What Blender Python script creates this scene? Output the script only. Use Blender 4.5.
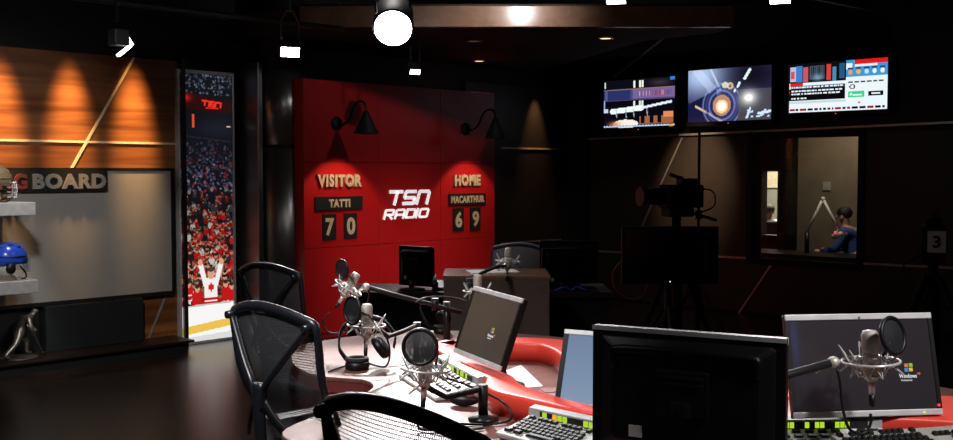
import bpy, bmesh, math, random
import numpy as np
from mathutils import Matrix, Vector
random.seed(7); rng = np.random.default_rng(7)
PI = math.pi; RAD = math.radians
for o in list(bpy.data.objects): bpy.data.objects.remove(o)
C = bpy.context.scene.collection
scn = bpy.context.scene

# ------------------------------------------------------------------ camera, world, exposure, large lights
cam = bpy.data.cameras.new('camera'); camo = bpy.data.objects.new('camera', cam); C.objects.link(camo)
cam.sensor_width = 36; cam.lens = 36*1035/953; cam.clip_start = .05
camo.location = (0, 0, 1.55)
camo.rotation_euler = (PI/2 - math.atan(48/1035), 0, RAD(-46))
scn.camera = camo
scn.view_settings.view_transform = 'Standard'; scn.view_settings.look = 'None'
scn.view_settings.gamma = 1; scn.view_settings.exposure = 0
w = bpy.data.worlds.new('world'); scn.world = w; w.use_nodes = True
w.node_tree.nodes['Background'].inputs[0].default_value = (.8, .85, 1, 1)
w.node_tree.nodes['Background'].inputs[1].default_value = .006

def spot(name, loc, tgt, power, col=(1, 1, 1), angle=60, blend=.4, radius=.06):
    l = bpy.data.lights.new(name, 'SPOT'); l.energy = power; l.color = col
    l.spot_size = RAD(angle); l.spot_blend = blend; l.shadow_soft_size = radius
    o = bpy.data.objects.new(name, l); C.objects.link(o); o.location = loc
    o.rotation_euler = (Vector(tgt) - Vector(loc)).to_track_quat('-Z', 'Y').to_euler()
    return o
COOL = (1, .96, .95); WARM = (1, .55, .22); TUNG = (1, .74, .48)
# unseen spots added overhead to brighten table, board and scoreboard; no fixtures
spot('studio_front_fill', (.6, 2.4, 3.25), (2.55, 2.95, .8), 390, COOL, 56, .8, .2)
spot('studio_side_fill', (2.4, -.6, 3.25), (2.95, 1.3, .9), 360, COOL, 34, .8, .15)
spot('board_fill', (1.6, 4.2, 3.25), (3.3, 8.3, .8), 330, (1, .97, .93), 48, .9, .15)
spot('scoreboard_fill', (4.8, 3.0, 3.25), (6.95, 7.6, .35), 900, (1, .90, .86), 29, 1.0, .35)

# ------------------------------------------------------------------ helpers
def lin(c):
    return tuple(((v/12.92) if v <= .04045 else ((v+.055)/1.055)**2.4) for v in c)
def mat(name, col, rough=.5, metal=0, spec=.5, var=.12, scale=18, bump=0, emit=None, es=0):
    m = bpy.data.materials.new(name); m.use_nodes = True; nt = m.node_tree; n = nt.nodes; L = nt.links
    b = n['Principled BSDF']
    b.inputs['Roughness'].default_value = rough; b.inputs['Metallic'].default_value = metal
    b.inputs['Specular IOR Level'].default_value = spec
    tc = n.new('ShaderNodeTexCoord'); nz = n.new('ShaderNodeTexNoise'); nz.inputs['Scale'].default_value = scale
    nz.inputs['Detail'].default_value = 4
    L.new(tc.outputs['Object'], nz.inputs['Vector'])
    rp = n.new('ShaderNodeValToRGB')
    rp.color_ramp.elements[0].position = .3; rp.color_ramp.elements[1].position = .7
    rp.color_ramp.elements[0].color = tuple(v*(1-var) for v in col)+(1,)
    rp.color_ramp.elements[1].color = tuple(min(1, v*(1+var)) for v in col)+(1,)
    L.new(nz.outputs['Fac'], rp.inputs[0]); L.new(rp.outputs[0], b.inputs['Base Color'])
    if bump:
        bp = n.new('ShaderNodeBump'); bp.inputs['Strength'].default_value = bump; bp.inputs['Distance'].default_value = .002
        n2 = n.new('ShaderNodeTexNoise'); n2.inputs['Scale'].default_value = scale*12
        L.new(tc.outputs['Object'], n2.inputs['Vector']); L.new(n2.outputs['Fac'], bp.inputs['Height']); L.new(bp.outputs[0], b.inputs['Normal'])
    if emit:
        b.inputs['Emission Color'].default_value = tuple(emit)+(1,); b.inputs['Emission Strength'].default_value = es
    return m
def wood_mat(name, c0, c1, rough, axis='Z', sc=1.0, planks=None, spec=.5):
    m = bpy.data.materials.new(name); m.use_nodes = True; nt = m.node_tree; n = nt.nodes; L = nt.links
    b = n['Principled BSDF']; b.inputs['Roughness'].default_value = rough; b.inputs['Specular IOR Level'].default_value = spec
    tc = n.new('ShaderNodeTexCoord'); mp = n.new('ShaderNodeMapping')
    s = {'X': (1.2, 22, 22), 'Y': (22, 1.2, 22), 'Z': (22, 22, 1.2)}[axis]
    mp.inputs['Scale'].default_value = tuple(v*sc for v in s)
    L.new(tc.outputs['Object'], mp.inputs['Vector'])
    nz = n.new('ShaderNodeTexNoise'); nz.inputs['Scale'].default_value = 1; nz.inputs['Detail'].default_value = 6; nz.inputs['Distortion'].default_value = .6
    L.new(mp.outputs[0], nz.inputs['Vector'])
    rp = n.new('ShaderNodeValToRGB'); rp.color_ramp.elements[0].position = .35; rp.color_ramp.elements[1].position = .68
    rp.color_ramp.elements[0].color = tuple(c0)+(1,); rp.color_ramp.elements[1].color = tuple(c1)+(1,)
    L.new(nz.outputs['Fac'], rp.inputs[0])
    if planks:
        br = n.new('ShaderNodeTexBrick'); br.inputs['Color1'].default_value = (1, 1, 1, 1); br.inputs['Color2'].default_value = (.55, .55, .55, 1)
        br.inputs['Mortar'].default_value = (.15, .15, .15, 1); br.inputs['Scale'].default_value = 1
        br.inputs['Mortar Size'].default_value = .004; br.inputs['Brick Width'].default_value = planks[0]; br.inputs['Row Height'].default_value = planks[1]
        L.new(tc.outputs['Object'], br.inputs['Vector'])
        mx = n.new('ShaderNodeMix'); mx.data_type = 'RGBA'; mx.blend_type = 'MULTIPLY'; mx.inputs[0].default_value = 1
        L.new(rp.outputs[0], mx.inputs[6]); L.new(br.outputs['Color'], mx.inputs[7]); L.new(mx.outputs[2], b.inputs['Base Color'])
    else: L.new(rp.outputs[0], b.inputs['Base Color'])
    return m
def emit_mat(name, col, s):
    m = bpy.data.materials.new(name); m.use_nodes = True; n = m.node_tree.nodes; n.clear()
    e = n.new('ShaderNodeEmission'); e.inputs[0].default_value = tuple(col)+(1,); e.inputs[1].default_value = s
    o = n.new('ShaderNodeOutputMaterial'); m.node_tree.links.new(e.outputs[0], o.inputs[0]); return m
def screen_mat(name, s, rough=.25):
    m = bpy.data.materials.new(name); m.use_nodes = True; n = m.node_tree.nodes; b = n['Principled BSDF']
    b.inputs['Base Color'].default_value = (.012, .012, .014, 1); b.inputs['Roughness'].default_value = rough
    a = n.new('ShaderNodeVertexColor'); a.layer_name = 'Col'
    m.node_tree.links.new(a.outputs[0], b.inputs['Emission Color']); b.inputs['Emission Strength'].default_value = s
    return m
def net_mat(name, col, alpha, scale):
    m = bpy.data.materials.new(name); m.use_nodes = True; nt = m.node_tree; n = nt.nodes; L = nt.links
    b = n['Principled BSDF']; b.inputs['Base Color'].default_value = tuple(col)+(1,); b.inputs['Roughness'].default_value = .6
    t = n.new('ShaderNodeBsdfTransparent'); mx = n.new('ShaderNodeMixShader'); out = n['Material Output']
    tc = n.new('ShaderNodeTexCoord'); mp = n.new('ShaderNodeMapping'); mp.inputs['Scale'].default_value = (scale,)*3
    br = n.new('ShaderNodeTexBrick'); br.inputs['Color1'].default_value = (alpha[0],)*3+(1,); br.inputs['Color2'].default_value = (alpha[0],)*3+(1,)
    br.inputs['Mortar'].default_value = (alpha[1],)*3+(1,); br.inputs['Scale'].default_value = 1; br.inputs['Mortar Size'].default_value = .16
    br.inputs['Brick Width'].default_value = .8; br.inputs['Row Height'].default_value = 1.3
    L.new(tc.outputs['UV'], mp.inputs[0]); L.new(mp.outputs[0], br.inputs[0])
    L.new(br.outputs['Color'], mx.inputs[0]); L.new(t.outputs[0], mx.inputs[1]); L.new(b.outputs[0], mx.inputs[2]); L.new(mx.outputs[0], out.inputs[0])
    return m
def glass_mat(name, gloss=.06, tint=(1, 1, 1)):
    m = bpy.data.materials.new(name); m.use_nodes = True; nt = m.node_tree; n = nt.nodes; n.clear()
    t = n.new('ShaderNodeBsdfTransparent'); t.inputs[0].default_value = tuple(tint)+(1,); g = n.new('ShaderNodeBsdfGlossy'); g.inputs['Roughness'].default_value = .03
    mx = n.new('ShaderNodeMixShader'); mx.inputs[0].default_value = gloss; o = n.new('ShaderNodeOutputMaterial')
    nt.links.new(t.outputs[0], mx.inputs[1]); nt.links.new(g.outputs[0], mx.inputs[2]); nt.links.new(mx.outputs[0], o.inputs[0]); return m

class MB:
    def __init__(s): s.v = []; s.f = []; s.s = []
    def add(s, vs, fs, smooth=False):
        k = len(s.v); s.v += [tuple(p) for p in vs]; s.f += [tuple(i+k for i in f) for f in fs]; s.s += [smooth]*len(fs); return s
    def box(s, x0, x1, y0, y1, z0, z1):
        vs = [(x, y, z) for x in (x0, x1) for y in (y0, y1) for z in (z0, z1)]
        return s.add(vs, [(0, 1, 3, 2), (4, 6, 7, 5), (0, 4, 5, 1), (2, 3, 7, 6), (0, 2, 6, 4), (1, 5, 7, 3)])
    def cbox(s, c, d, m=None):
        vs = [Vector((x*d[0]/2, y*d[1]/2, z*d[2]/2)) for x in (-1, 1) for y in (-1, 1) for z in (-1, 1)]
        if m: vs = [m @ p for p in vs]
        vs = [p + Vector(c) for p in vs]
        return s.add(vs, [(0, 1, 3, 2), (4, 6, 7, 5), (0, 4, 5, 1), (2, 3, 7, 6), (0, 2, 6, 4), (1, 5, 7, 3)])
    def hexa(s, bot, top):       # four bottom and four top corners, same winding
        return s.add(list(bot)+list(top), [(3, 2, 1, 0), (4, 5, 6, 7), (0, 1, 5, 4), (1, 2, 6, 5), (2, 3, 7, 6), (3, 0, 4, 7)])
    def prism(s, poly, z0, z1):
        n = len(poly)
        return s.add([(x, y, z0) for x, y in poly]+[(x, y, z1) for x, y in poly],
                     [tuple(range(n))[::-1], tuple(range(n, 2*n))]+[(i, (i+1) % n, n+(i+1) % n, n+i) for i in range(n)])
    def tube(s, pts, r, n=8, closed=False, caps=True, flat=None):
        pts = [Vector(p) for p in pts]; N = len(pts); rr = r if isinstance(r, (list, tuple)) else [r]*N
        T = []
        for i in range(N):
            a = pts[(i-1) % N] if (closed or i > 0) else pts[0]; b = pts[(i+1) % N] if (closed or i < N-1) else pts[-1]
            T.append((b-a).normalized())
        u = T[0].orthogonal().normalized()
        if flat: u = (Vector(flat)-T[0]*T[0].dot(Vector(flat))).normalized()
        vs = []
        for i in range(N):
            u = (u-T[i]*u.dot(T[i])).normalized()
            if flat: u = (Vector(flat)-T[i]*T[i].dot(Vector(flat))).normalized()
            w_ = T[i].cross(u); q = rr[i]; qa, qb = q if isinstance(q, tuple) else (q, q)
            vs += [pts[i]+u*math.cos(2*PI*k/n)*qa+w_*math.sin(2*PI*k/n)*qb for k in range(n)]
        fs = []
        for i in range(N if closed else N-1):
            j = (i+1) % N
            fs += [(i*n+k, i*n+(k+1) % n, j*n+(k+1) % n, j*n+k) for k in range(n)]
        s.add(vs, fs, True)
        if caps and not closed:
            b = len(s.v)-len(vs); s.f += [tuple(b+k for k in range(n))[::-1], tuple(b+(N-1)*n+k for k in range(n))]; s.s += [False, False]
        return s
    def lathe(s, prof, n=20, m=None, cap=True):
        vs = [(r*math.cos(2*PI*k/n), r*math.sin(2*PI*k/n), z) for r, z in prof for k in range(n)]
        if m: vs = [m @ Vector(p) for p in vs]
        fs = [(i*n+k, i*n+(k+1) % n, (i+1)*n+(k+1) % n, (i+1)*n+k) for i in range(len(prof)-1) for k in range(n)]
        b = len(s.v); s.add(vs, fs, True)
        if cap:
            s.f += [tuple(b+k for k in range(n))[::-1], tuple(b+(len(prof)-1)*n+k for k in range(n))]; s.s += [False, False]
        return s
    def ball(s, c, r, n=12, m=12):
        rx, ry, rz = r if isinstance(r, tuple) else (r, r, r)
        prof = [(math.sin(PI*i/m) or 1e-4, -math.cos(PI*i/m)) for i in range(m+1)]
        return s.lathe([(max(a, 1e-3), b) for a, b in prof], n, Matrix.Translation(c) @ Matrix.Diagonal((rx, ry, rz, 1)))
    def grid(s, rows, smooth=True):
        n = len(rows[0]); return s.add([p for r in rows for p in r], [(i*n+k, i*n+k+1, (i+1)*n+k+1, (i+1)*n+k) for i in range(len(rows)-1) for k in range(n-1)], smooth)
    def xf(s, m): s.v = [tuple(m @ Vector(p)) for p in s.v]; return s
    def merge(s, o): return s.add(o.v, o.f) if not o.s else s._m(o)
    def _m(s, o):
        k = len(s.v); s.v += o.v; s.f += [tuple(i+k for i in f) for f in o.f]; s.s += o.s; return s
    def build(s, name, m, parent=None, bevel=0, seg=2, loc=None):
        me = bpy.data.meshes.new(name); me.from_pydata(s.v, [], s.f); me.validate()
        if len(me.polygons) == len(s.s): me.polygons.foreach_set('use_smooth', s.s)
        bm = bmesh.new(); bm.from_mesh(me); bmesh.ops.recalc_face_normals(bm, faces=bm.faces); bm.to_mesh(me); bm.free()
        me.materials.append(m)
        o = bpy.data.objects.new(name, me); C.objects.link(o)
        if parent: o.parent = parent
        if loc: o.location = loc
        if bevel:
            b = o.modifiers.new('bevel', 'BEVEL'); b.width = bevel; b.segments = seg; b.limit_method = 'ANGLE'; b.angle_limit = RAD(40)
        return o
def tag(o, label, cat, group=None, kind=None):
    if label: o['label'] = label
    if cat: o['category'] = cat
    if group: o['group'] = group
    if kind: o['kind'] = kind
    return o
def struct(o): o['kind'] = 'structure'; return o
def thing(name, label, cat, loc=(0, 0, 0), rz=0, group=None):
    o = bpy.data.objects.new(name, None); o.empty_display_size = .1; C.objects.link(o)
    o.location = loc; o.rotation_euler = (0, 0, rz); return tag(o, label, cat, group)
def dup(root, loc, rz, label):
    r = root.copy(); C.objects.link(r); r.location = loc; r.rotation_euler = (0, 0, rz); r['label'] = label
    for ch in list(root.children):
        c = ch.copy(); C.objects.link(c); c.parent = r
        for g in list(ch.children):
            d = g.copy(); C.objects.link(d); d.parent = c
    return r
def rot(rx=0, ry=0, rz=0): return Matrix.Rotation(rz, 4, 'Z') @ Matrix.Rotation(rx, 4, 'X') @ Matrix.Rotation(ry, 4, 'Y')
def T(*p): return Matrix.Translation(p)
def txt(s, width, height, ext=.006, bold=.02, shear=0):   # lettering in the XZ plane facing -Y, centred
    cu = bpy.data.curves.new('lettering', 'FONT'); cu.body = s; cu.size = 1; cu.offset = bold; cu.extrude = .05; cu.shear = shear; cu.space_character = 1+bold*2.6
    cu.align_x = 'CENTER'; cu.resolution_u = 3
    o = bpy.data.objects.new('lettering', cu); C.objects.link(o)
    dg = bpy.context.evaluated_depsgraph_get(); dg.update(); me = bpy.data.meshes.new_from_object(o.evaluated_get(dg))
    v = [tuple(p.co) for p in me.vertices]; f = [tuple(p.vertices) for p in me.polygons]
    bpy.data.objects.remove(o); bpy.data.curves.remove(cu); bpy.data.meshes.remove(me)
    xs = [p[0] for p in v]; ys = [p[1] for p in v]; x0, x1, y0, y1 = min(xs), max(xs), min(ys), max(ys)
    m = MB(); m.add([((p[0]-(x0+x1)/2)/(x1-x0)*width, -p[2]/.05*ext, (p[1]-(y0+y1)/2)/(y1-y0)*height) for p in v], f); return m
def ribbon(pts, wd, y0, y1):       # flat stroke in the XZ plane with mitred corners
    n = len(pts); L_ = []; R_ = []
    for i in range(n):
        p = Vector(pts[i]); a = (p-Vector(pts[i-1])).normalized() if i else None; b = (Vector(pts[i+1])-p).normalized() if i < n-1 else None
        if a is None: a = b
        if b is None: b = a
        na = Vector((-a.y, a.x)); nb = Vector((-b.y, b.x)); m = (na+nb).normalized(); k = wd/2/max(.4, m.dot(na))
        L_.append(p+m*k); R_.append(p-m*k)
    poly = L_+R_[::-1]; vs = [(q.x, y0, q.y) for q in poly]+[(q.x, y1, q.y) for q in poly]; N = 2*n
    fs = []
    for i in range(n-1):
        fs += [(i, i+1, N-2-i, N-1-i), (N+i, N+N-1-i, N+N-2-i, N+i+1)]
    fs += [(i, (i+1) % N, N+(i+1) % N, N+i) for i in range(N)]
    return MB().add(vs, fs)
def screen_mesh(name, arr, W, H, m, parent=None, mtx=None):   # a picture as a grid of coloured cells in the XZ plane, facing -Y
    h, wd, _ = arr.shape
    xs = np.linspace(-W/2, W/2, wd+1); zs = np.linspace(H/2, -H/2, h+1)
    vs = np.array([(x, 0, z) for z in zs for x in xs])
    if mtx is not None: vs = np.array([tuple(mtx @ Vector(p)) for p in vs])
    fs = [(i*(wd+1)+k, (i+1)*(wd+1)+k, (i+1)*(wd+1)+k+1, i*(wd+1)+k+1) for i in range(h) for k in range(wd)]
    me = bpy.data.meshes.new(name); me.from_pydata(vs.tolist(), [], fs)
    a = np.clip(arr, 0, 1); a = np.where(a <= .04045, a/12.92, ((a+.055)/1.055)**2.4)
    col = np.ones((h*wd, 4, 4), np.float32); col[:, :, :3] = a.reshape(-1, 1, 3)
    at = me.color_attributes.new('Col', 'FLOAT_COLOR', 'CORNER'); at.data.foreach_set('color', col.ravel())
    me.materials.append(m); o = bpy.data.objects.new(name, me); C.objects.link(o)
    if parent: o.parent = parent
    return o
class Cv:
    def __init__(s, w_, h_, c=(0, 0, 0)):
        s.w, s.h = w_, h_; s.a = np.zeros((h_, w_, 3)); s.a[:] = c
        s.Y, s.X = np.mgrid[0:h_, 0:w_]; s.X = (s.X+.5)/w_; s.Y = (s.Y+.5)/h_
    def mix(s, mask, c, k=1.0):
        kk = (mask*k)[..., None]; s.a = s.a*(1-kk)+np.array(c)*kk; return s
    def rect(s, x0, x1, y0, y1, c, k=1.0): return s.mix(((s.X >= x0) & (s.X < x1) & (s.Y >= y0) & (s.Y < y1)).astype(float), c, k)
    def ell(s, x, y, rx, ry, c, k=1.0, soft=0):
        d = np.sqrt(((s.X-x)/rx)**2+((s.Y-y)/ry)**2)
        return s.mix(np.exp(-d*d*2) if soft else (d < 1).astype(float), c, k)
    def ring(s, x, y, r, wd, asp, c, k=1.0):
        d = np.sqrt((s.X-x)**2+((s.Y-y)/asp)**2); return s.mix(np.exp(-((d-r)/wd)**2), c, k)
    def line(s, x0, y0, x1, y1, wd, c, k=1.0, asp=1.0):
        dx, dy = x1-x0, (y1-y0)/asp; L2 = dx*dx+dy*dy
        t = np.clip(((s.X-x0)*dx+(s.Y-y0)/asp*dy)/L2, 0, 1)
        d = np.sqrt((s.X-x0-t*dx)**2+((s.Y-y0)/asp-t*dy)**2); return s.mix((d < wd).astype(float), c, k)
def skin(name, J, E, m, parent=None, sub=2):      # J: name -> (xyz, radius); a single continuous surface grown on a skeleton
    bm = bmesh.new(); lay = bm.verts.layers.skin.verify(); V = {}
    for i, (k, (p, r)) in enumerate(J.items()):
        v = bm.verts.new(p); r2 = r if isinstance(r, tuple) else (r, r); v[lay].radius = r2; v[lay].use_root = (i == 0); V[k] = v
    for a, b in E: bm.edges.new((V[a], V[b]))
    me = bpy.data.meshes.new(name); bm.to_mesh(me); bm.free(); me.materials.append(m)
    o = bpy.data.objects.new(name, me); C.objects.link(o)
    if parent: o.parent = parent
    sm = o.modifiers.new('skin', 'SKIN'); sm.use_smooth_shade = True
    ss = o.modifiers.new('subdivision', 'SUBSURF'); ss.levels = sub; ss.render_levels = sub
    return o
def smooth_path(pts, n=6, closed=False):
    P = [Vector(p) for p in pts]; out = []; N = len(P)
    for i in range(N if closed else N-1):
        p0 = P[(i-1) % N] if closed or i else P[0]*2-P[1]; p1 = P[i]; p2 = P[(i+1) % N]; p3 = P[(i+2) % N] if closed or i+2 < N else P[-1]*2-P[-2]
        for k in range(n):
            t = k/n; out.append(.5*((2*p1)+(p2-p0)*t+(2*p0-5*p1+4*p2-p3)*t*t+(3*p1-p0-3*p2+p3)*t**3))
    if not closed: out.append(P[-1])
    return out

# ------------------------------------------------------------------ materials
M = {}
M['black'] = mat('black_plastic', (.0055, .0055, .006), .42, spec=.35)
M['matte'] = mat('black_matte_metal', (.007, .007, .0075), .6, spec=.3)
M['chairframe'] = mat('chair_frame_plastic', (.011, .0125, .017), .33, bump=.1)
M['fabric'] = mat('black_fabric', (.015, .015, .017), .9, bump=.4)
M['net'] = net_mat('chair_net', (.05, .052, .06), (.42, .98), 150)
M['silver'] = mat('brushed_silver', (.60, .60, .61), .38, .25)
M['nickel'] = mat('nickel_microphone_metal', (.62, .59, .52), .34, .35)
M['chrome'] = mat('chrome_wire', (.78, .78, .78), .25, .45)
M['grille'] = mat('microphone_grille', (.50, .47, .41), .45, .35, bump=.5, scale=60)
M['popnet'] = net_mat('pop_filter_net', (.010, .011, .014), (.92, .98), 60)
M['laminate'] = wood_mat('red_brown_laminate', (.145, .056, .044), (.19, .076, .060), .34, 'X', .8)
M['tableedge'] = mat('red_brown_edge_band', (.16, .035, .03), .35)
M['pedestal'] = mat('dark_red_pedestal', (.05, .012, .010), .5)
M['redconsole'] = mat('red_lacquer', (.78, .060, .038), .38, var=.05)
M['redwall'] = mat('red_scoreboard_paint', (.40, .008, .010), .33, var=.06, scale=4)
M['cream'] = mat('cream_lettering', (.55, .41, .27), .5)
M['blackcard'] = mat('black_card', (.008, .008, .008), .5)
M['white'] = mat('white_plastic', (.58, .58, .57), .4)
M['consoleface'] = mat('grey_console_face', (.34, .34, .35), .4)
M['paper'] = mat('white_paper', (.80, .79, .77), .8)
M['woodwall'] = wood_mat('walnut_wall_panel', (.13, .042, .013), (.32, .12, .04), .38, 'X', .5)
M['darkwood'] = wood_mat('dark_wood_trim', (.012, .007, .005), (.022, .012, .008), .4, 'X', .6)
M['beamwood'] = wood_mat('brown_beam_veneer', (.16, .085, .055), (.21, .12, .08), .26, 'X', .5)
M['floor'] = wood_mat('dark_plank_floor', (.026, .016, .0125), (.042, .025, .020), .27, 'X', .7, (1.4, .13))
M['blackwall'] = mat('black_wall_paint', (.0065, .006, .006), .6, scale=3)
M['brownwall'] = mat('dark_brown_wall_panel', (.034, .024, .018), .45, scale=3)
M['ceiling'] = mat('black_ceiling_paint', (.006, .006, .006), .8, scale=3)
M['strip'] = mat('brass_coloured_strip', (.85, .66, .42), .4, .15)
M['stripsteel'] = mat('steel_strip', (.6, .57, .52), .35, .7)
M['board'] = mat('grey_whiteboard', (.30, .285, .27), .45, scale=5, var=.03)
M['navy'] = mat('dark_slate_panel', (.012, .014, .016), .5)
M['steel'] = mat('polished_column_steel', (.28, .28, .28), .33, .9, scale=2)
M['shelf'] = mat('brushed_aluminium_shelf', (.75, .75, .74), .3, .55)
M['bluehelmet'] = mat('blue_helmet_shell', (.02, .07, .50), .22)
M['bronzehelmet'] = mat('bronze_helmet_shell', (.30, .24, .14), .25, .6)
M['bronze'] = mat('dark_bronze', (.20, .18, .16), .35, .7)
M['greysign'] = mat('grey_sign_letter', (.24, .235, .23), .5)
M['redsign'] = mat('red_sign_letter', (.16, .03, .025), .5)
M['walltan'] = mat('tan_control_room_wall', (.30, .26, .20), .8, scale=4)
M['skin'] = mat('skin_tone', (.50, .28, .18), .55)
M['hair'] = mat('brown_hair', (.06, .035, .02), .7, bump=.4)
M['hairblack'] = mat('black_hair', (.008, .007, .007), .6, bump=.4)
M['shirtwhite'] = mat('white_shirt_cloth', (.75, .75, .72), .85)
M['shirtblue'] = mat('blue_shirt_cloth', (.025, .055, .22), .85)
M['trousers'] = mat('dark_trousers_cloth', (.02, .02, .025), .9)
M['orange'] = mat('orange_cable_sheath', (.55, .10, .02), .5)
M['bluecable'] = mat('blue_cable_sheath', (.03, .10, .6), .5)
M['key'] = mat('charcoal_key', (.018, .018, .019), .55, spec=.25)
M['kbbody'] = mat('beige_grey_keyboard_shell', (.36, .34, .30), .45)
M['glass'] = glass_mat('window_glass', .015)
M['visor'] = glass_mat('clear_visor', .25, (.85, .9, .95))
M['lens_white'] = emit_mat('lamp_lens_glow', (1, .99, 1), 60)
M['lens_dim'] = emit_mat('lamp_face_flap_glow', (.95, .93, 1), 5)
M['lens_warm'] = emit_mat('downlight_glow', (1, .55, .25), 3)
M['lens_off'] = emit_mat('downlight_faint_glow', (1, .4, .2), .12)
M['key_green'] = emit_mat('lit_green_yellow_key', (.42, .66, .03), 1)
M['key_orange'] = emit_mat('lit_orange_key', (.95, .40, .03), 1)
M['led_white'] = emit_mat('white_indicator_led', (1, .9, .8), 1.2)
M['led_green'] = emit_mat('green_indicator_led', (.45, .9, .05), 1.5)
M['led_red'] = emit_mat('red_indicator_led', (1, .05, .08), 1.2)
M['logowhite'] = mat('white_glow_letter', (.85, .85, .85), .4, emit=(1, .98, .98), es=.5)  # emission added so the letters read white; the sign has no lamp
M['screen'] = screen_mat('lit_screen', 1.0)
M['lightbox'] = screen_mat('backlit_print', 1.0, .5)
M['offscreen'] = mat('dark_screen_glass', (.006, .006, .007), .18)

# ------------------------------------------------------------------ the room
YW, XW, ZC = 8.35, 10.2, 3.4
struct(MB().box(-2, XW+.2, -3, YW+.2, -.1, 0).build('floor', M['floor']))
struct(MB().box(-2, XW+.2, -3, YW+.2, ZC, ZC+.1).build('ceiling', M['ceiling']))
struct(MB().box(-2, XW+.2, YW, YW+.2, 0, ZC).build('wall_left', M['blackwall']))
m = MB()                                              # right wall with the window opening
WY0, WY1, WZ0, WZ1 = 4.46, 5.67, .60, 1.93
m.box(XW, XW+.2, -3, WY0, 0, ZC).box(XW, XW+.2, WY1, YW, 0, ZC).box(XW, XW+.2, WY0, WY1, 0, WZ0).box(XW, XW+.2, WY0, WY1, WZ1, ZC)
struct(m.build('wall_right', M['blackwall']))
struct(MB().box(-2.2, -2, -3, YW+.2, 0, ZC).build('wall_back', M['blackwall']))
struct(MB().box(-2, XW+.2, -3.2, -3, 0, ZC).build('wall_near', M['blackwall']))
# walnut cladding above the board and in the niche below it
m = MB().box(-.5, 3.0, YW-.03, YW, 1.50, 2.53).box(3.0, 4.82, YW-.03, YW, 1.50, 2.53)
struct(m.build('wall_cladding', M['woodwall']))
struct(MB().box(4.37, 4.82, YW-.03, YW, .08, .52).build('wall_niche_cladding', M['woodwall']))
struct(MB().box(8.42, 10.19, YW-.04, YW, .02, 2.58).build('wall_corner_panel', M['brownwall']))
m = MB().box(XW-.03, XW, WY1+.02, 7.88, .02, 1.945).box(XW-.03, XW, -1, WY0-.02, .02, 1.945).box(XW-.03, XW, WY0-.02, WY1+.02, .02, WZ0-.03)
struct(m.build('wall_lower_panel', M['brownwall']))
struct(MB().box(XW-.06, XW, 7.90, YW, 0, 2.7).build('wall_corner_post', M['blackwall']))
def bar(p, q, wd, dp, axis, name, mt):
    p = Vector(p); q = Vector(q); d = (q-p).normalized(); nrm = Vector(axis); s_ = d.cross(nrm)*wd/2; b = nrm*dp
    return struct(MB().hexa([p-s_, p+s_, q+s_, q-s_], [p-s_+b, p+s_+b, q+s_+b, q-s_+b]).build(name, mt))
YF = YW-.03
bar((-.5, YF, 1.80), (4.81, YF, 1.80), .018, .008, (0, -1, 0), 'trim_1', M['strip'])
bar((4.383, YF, 2.53), (3.80, YF, 1.55), .020, .009, (0, -1, 0), 'trim_2', M['strip'])
bar((4.665, YF, .48), (4.485, YF, .10), .016, .008, (0, -1, 0), 'trim_3', M['stripsteel'])
bar((9.02, YF-.01, 1.835), (10.18, YF-.01, 1.835), .020, .01, (0, -1, 0), 'trim_4', M['strip'])
bar((9.02, YF-.01, .70), (10.18, YF-.01, .70), .014, .01, (0, -1, 0), 'trim_5', M['stripsteel'])
XF = XW-.03
bar((XF, 7.90, 1.955), (XF, -1, 2.085), .022, .012, (-1, 0, 0), 'trim_6', M['stripsteel'])
bar((XF, 7.90, .575), (XF, WY1+.03, .612), .022, .012, (-1, 0, 0), 'trim_7', M['stripsteel'])
bar((XF, WY0-.03, .632), (XF, -1, .69), .022, .012, (-1, 0, 0), 'trim_8', M['stripsteel'])
bar((XF, 6.546, 1.94), (XF, 7.15, .80), .020, .012, (-1, 0, 0), 'trim_9', M['stripsteel'])
bar((XF, 5.40, .58), (XF, 5.80, .0), .018, .012, (-1, 0, 0), 'trim_10', M['stripsteel'])
bar((XW, 7.54, 2.69), (XW, 6.55, 3.26), .020, .010, (-1, 0, 0), 'trim_11', M['stripsteel'])
struct(MB().box(4.80, 4.835, YW-.10, YW, 0, 2.55).build('trim_12', M['darkwood']))
# dropped soffit with a veneered beam front
sof = [(5.25, 7.1), (7.72, 4.53), (7.96, 4.75), (8.02, 5.60), (9.1, 7.45), (9.5, 8.3), (5.3, 8.3)]
struct(MB().prism(sof, 2.76, 2.95).build('ceiling_soffit', M['ceiling']))
struct(MB().prism([(5.20, 7.06), (7.69, 4.46), (7.72, 4.53), (5.25, 7.1)], 2.75, 2.925).build('ceiling_beam', M['beamwood'], bevel=.006))
# window to the control room
fr = struct(MB().box(XW-.05, XW+.1, WY0-.05, WY0+.02, WZ0-.05, WZ1+.05).box(XW-.05, XW+.1, WY1-.02, WY1+.05, WZ0-.05, WZ1+.05)
            .box(XW-.05, XW+.1, WY0+.02, WY1-.02, WZ0-.05, WZ0+.02).box(XW-.05, XW+.1, WY0+.02, WY1-.02, WZ1-.02, WZ1+.05).build('window_1', M['matte'], bevel=.006))
MB().box(XW+.04, XW+.05, WY0+.02, WY1-.02, WZ0+.02, WZ1-.02).build('pane', M['glass'], fr)
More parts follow.
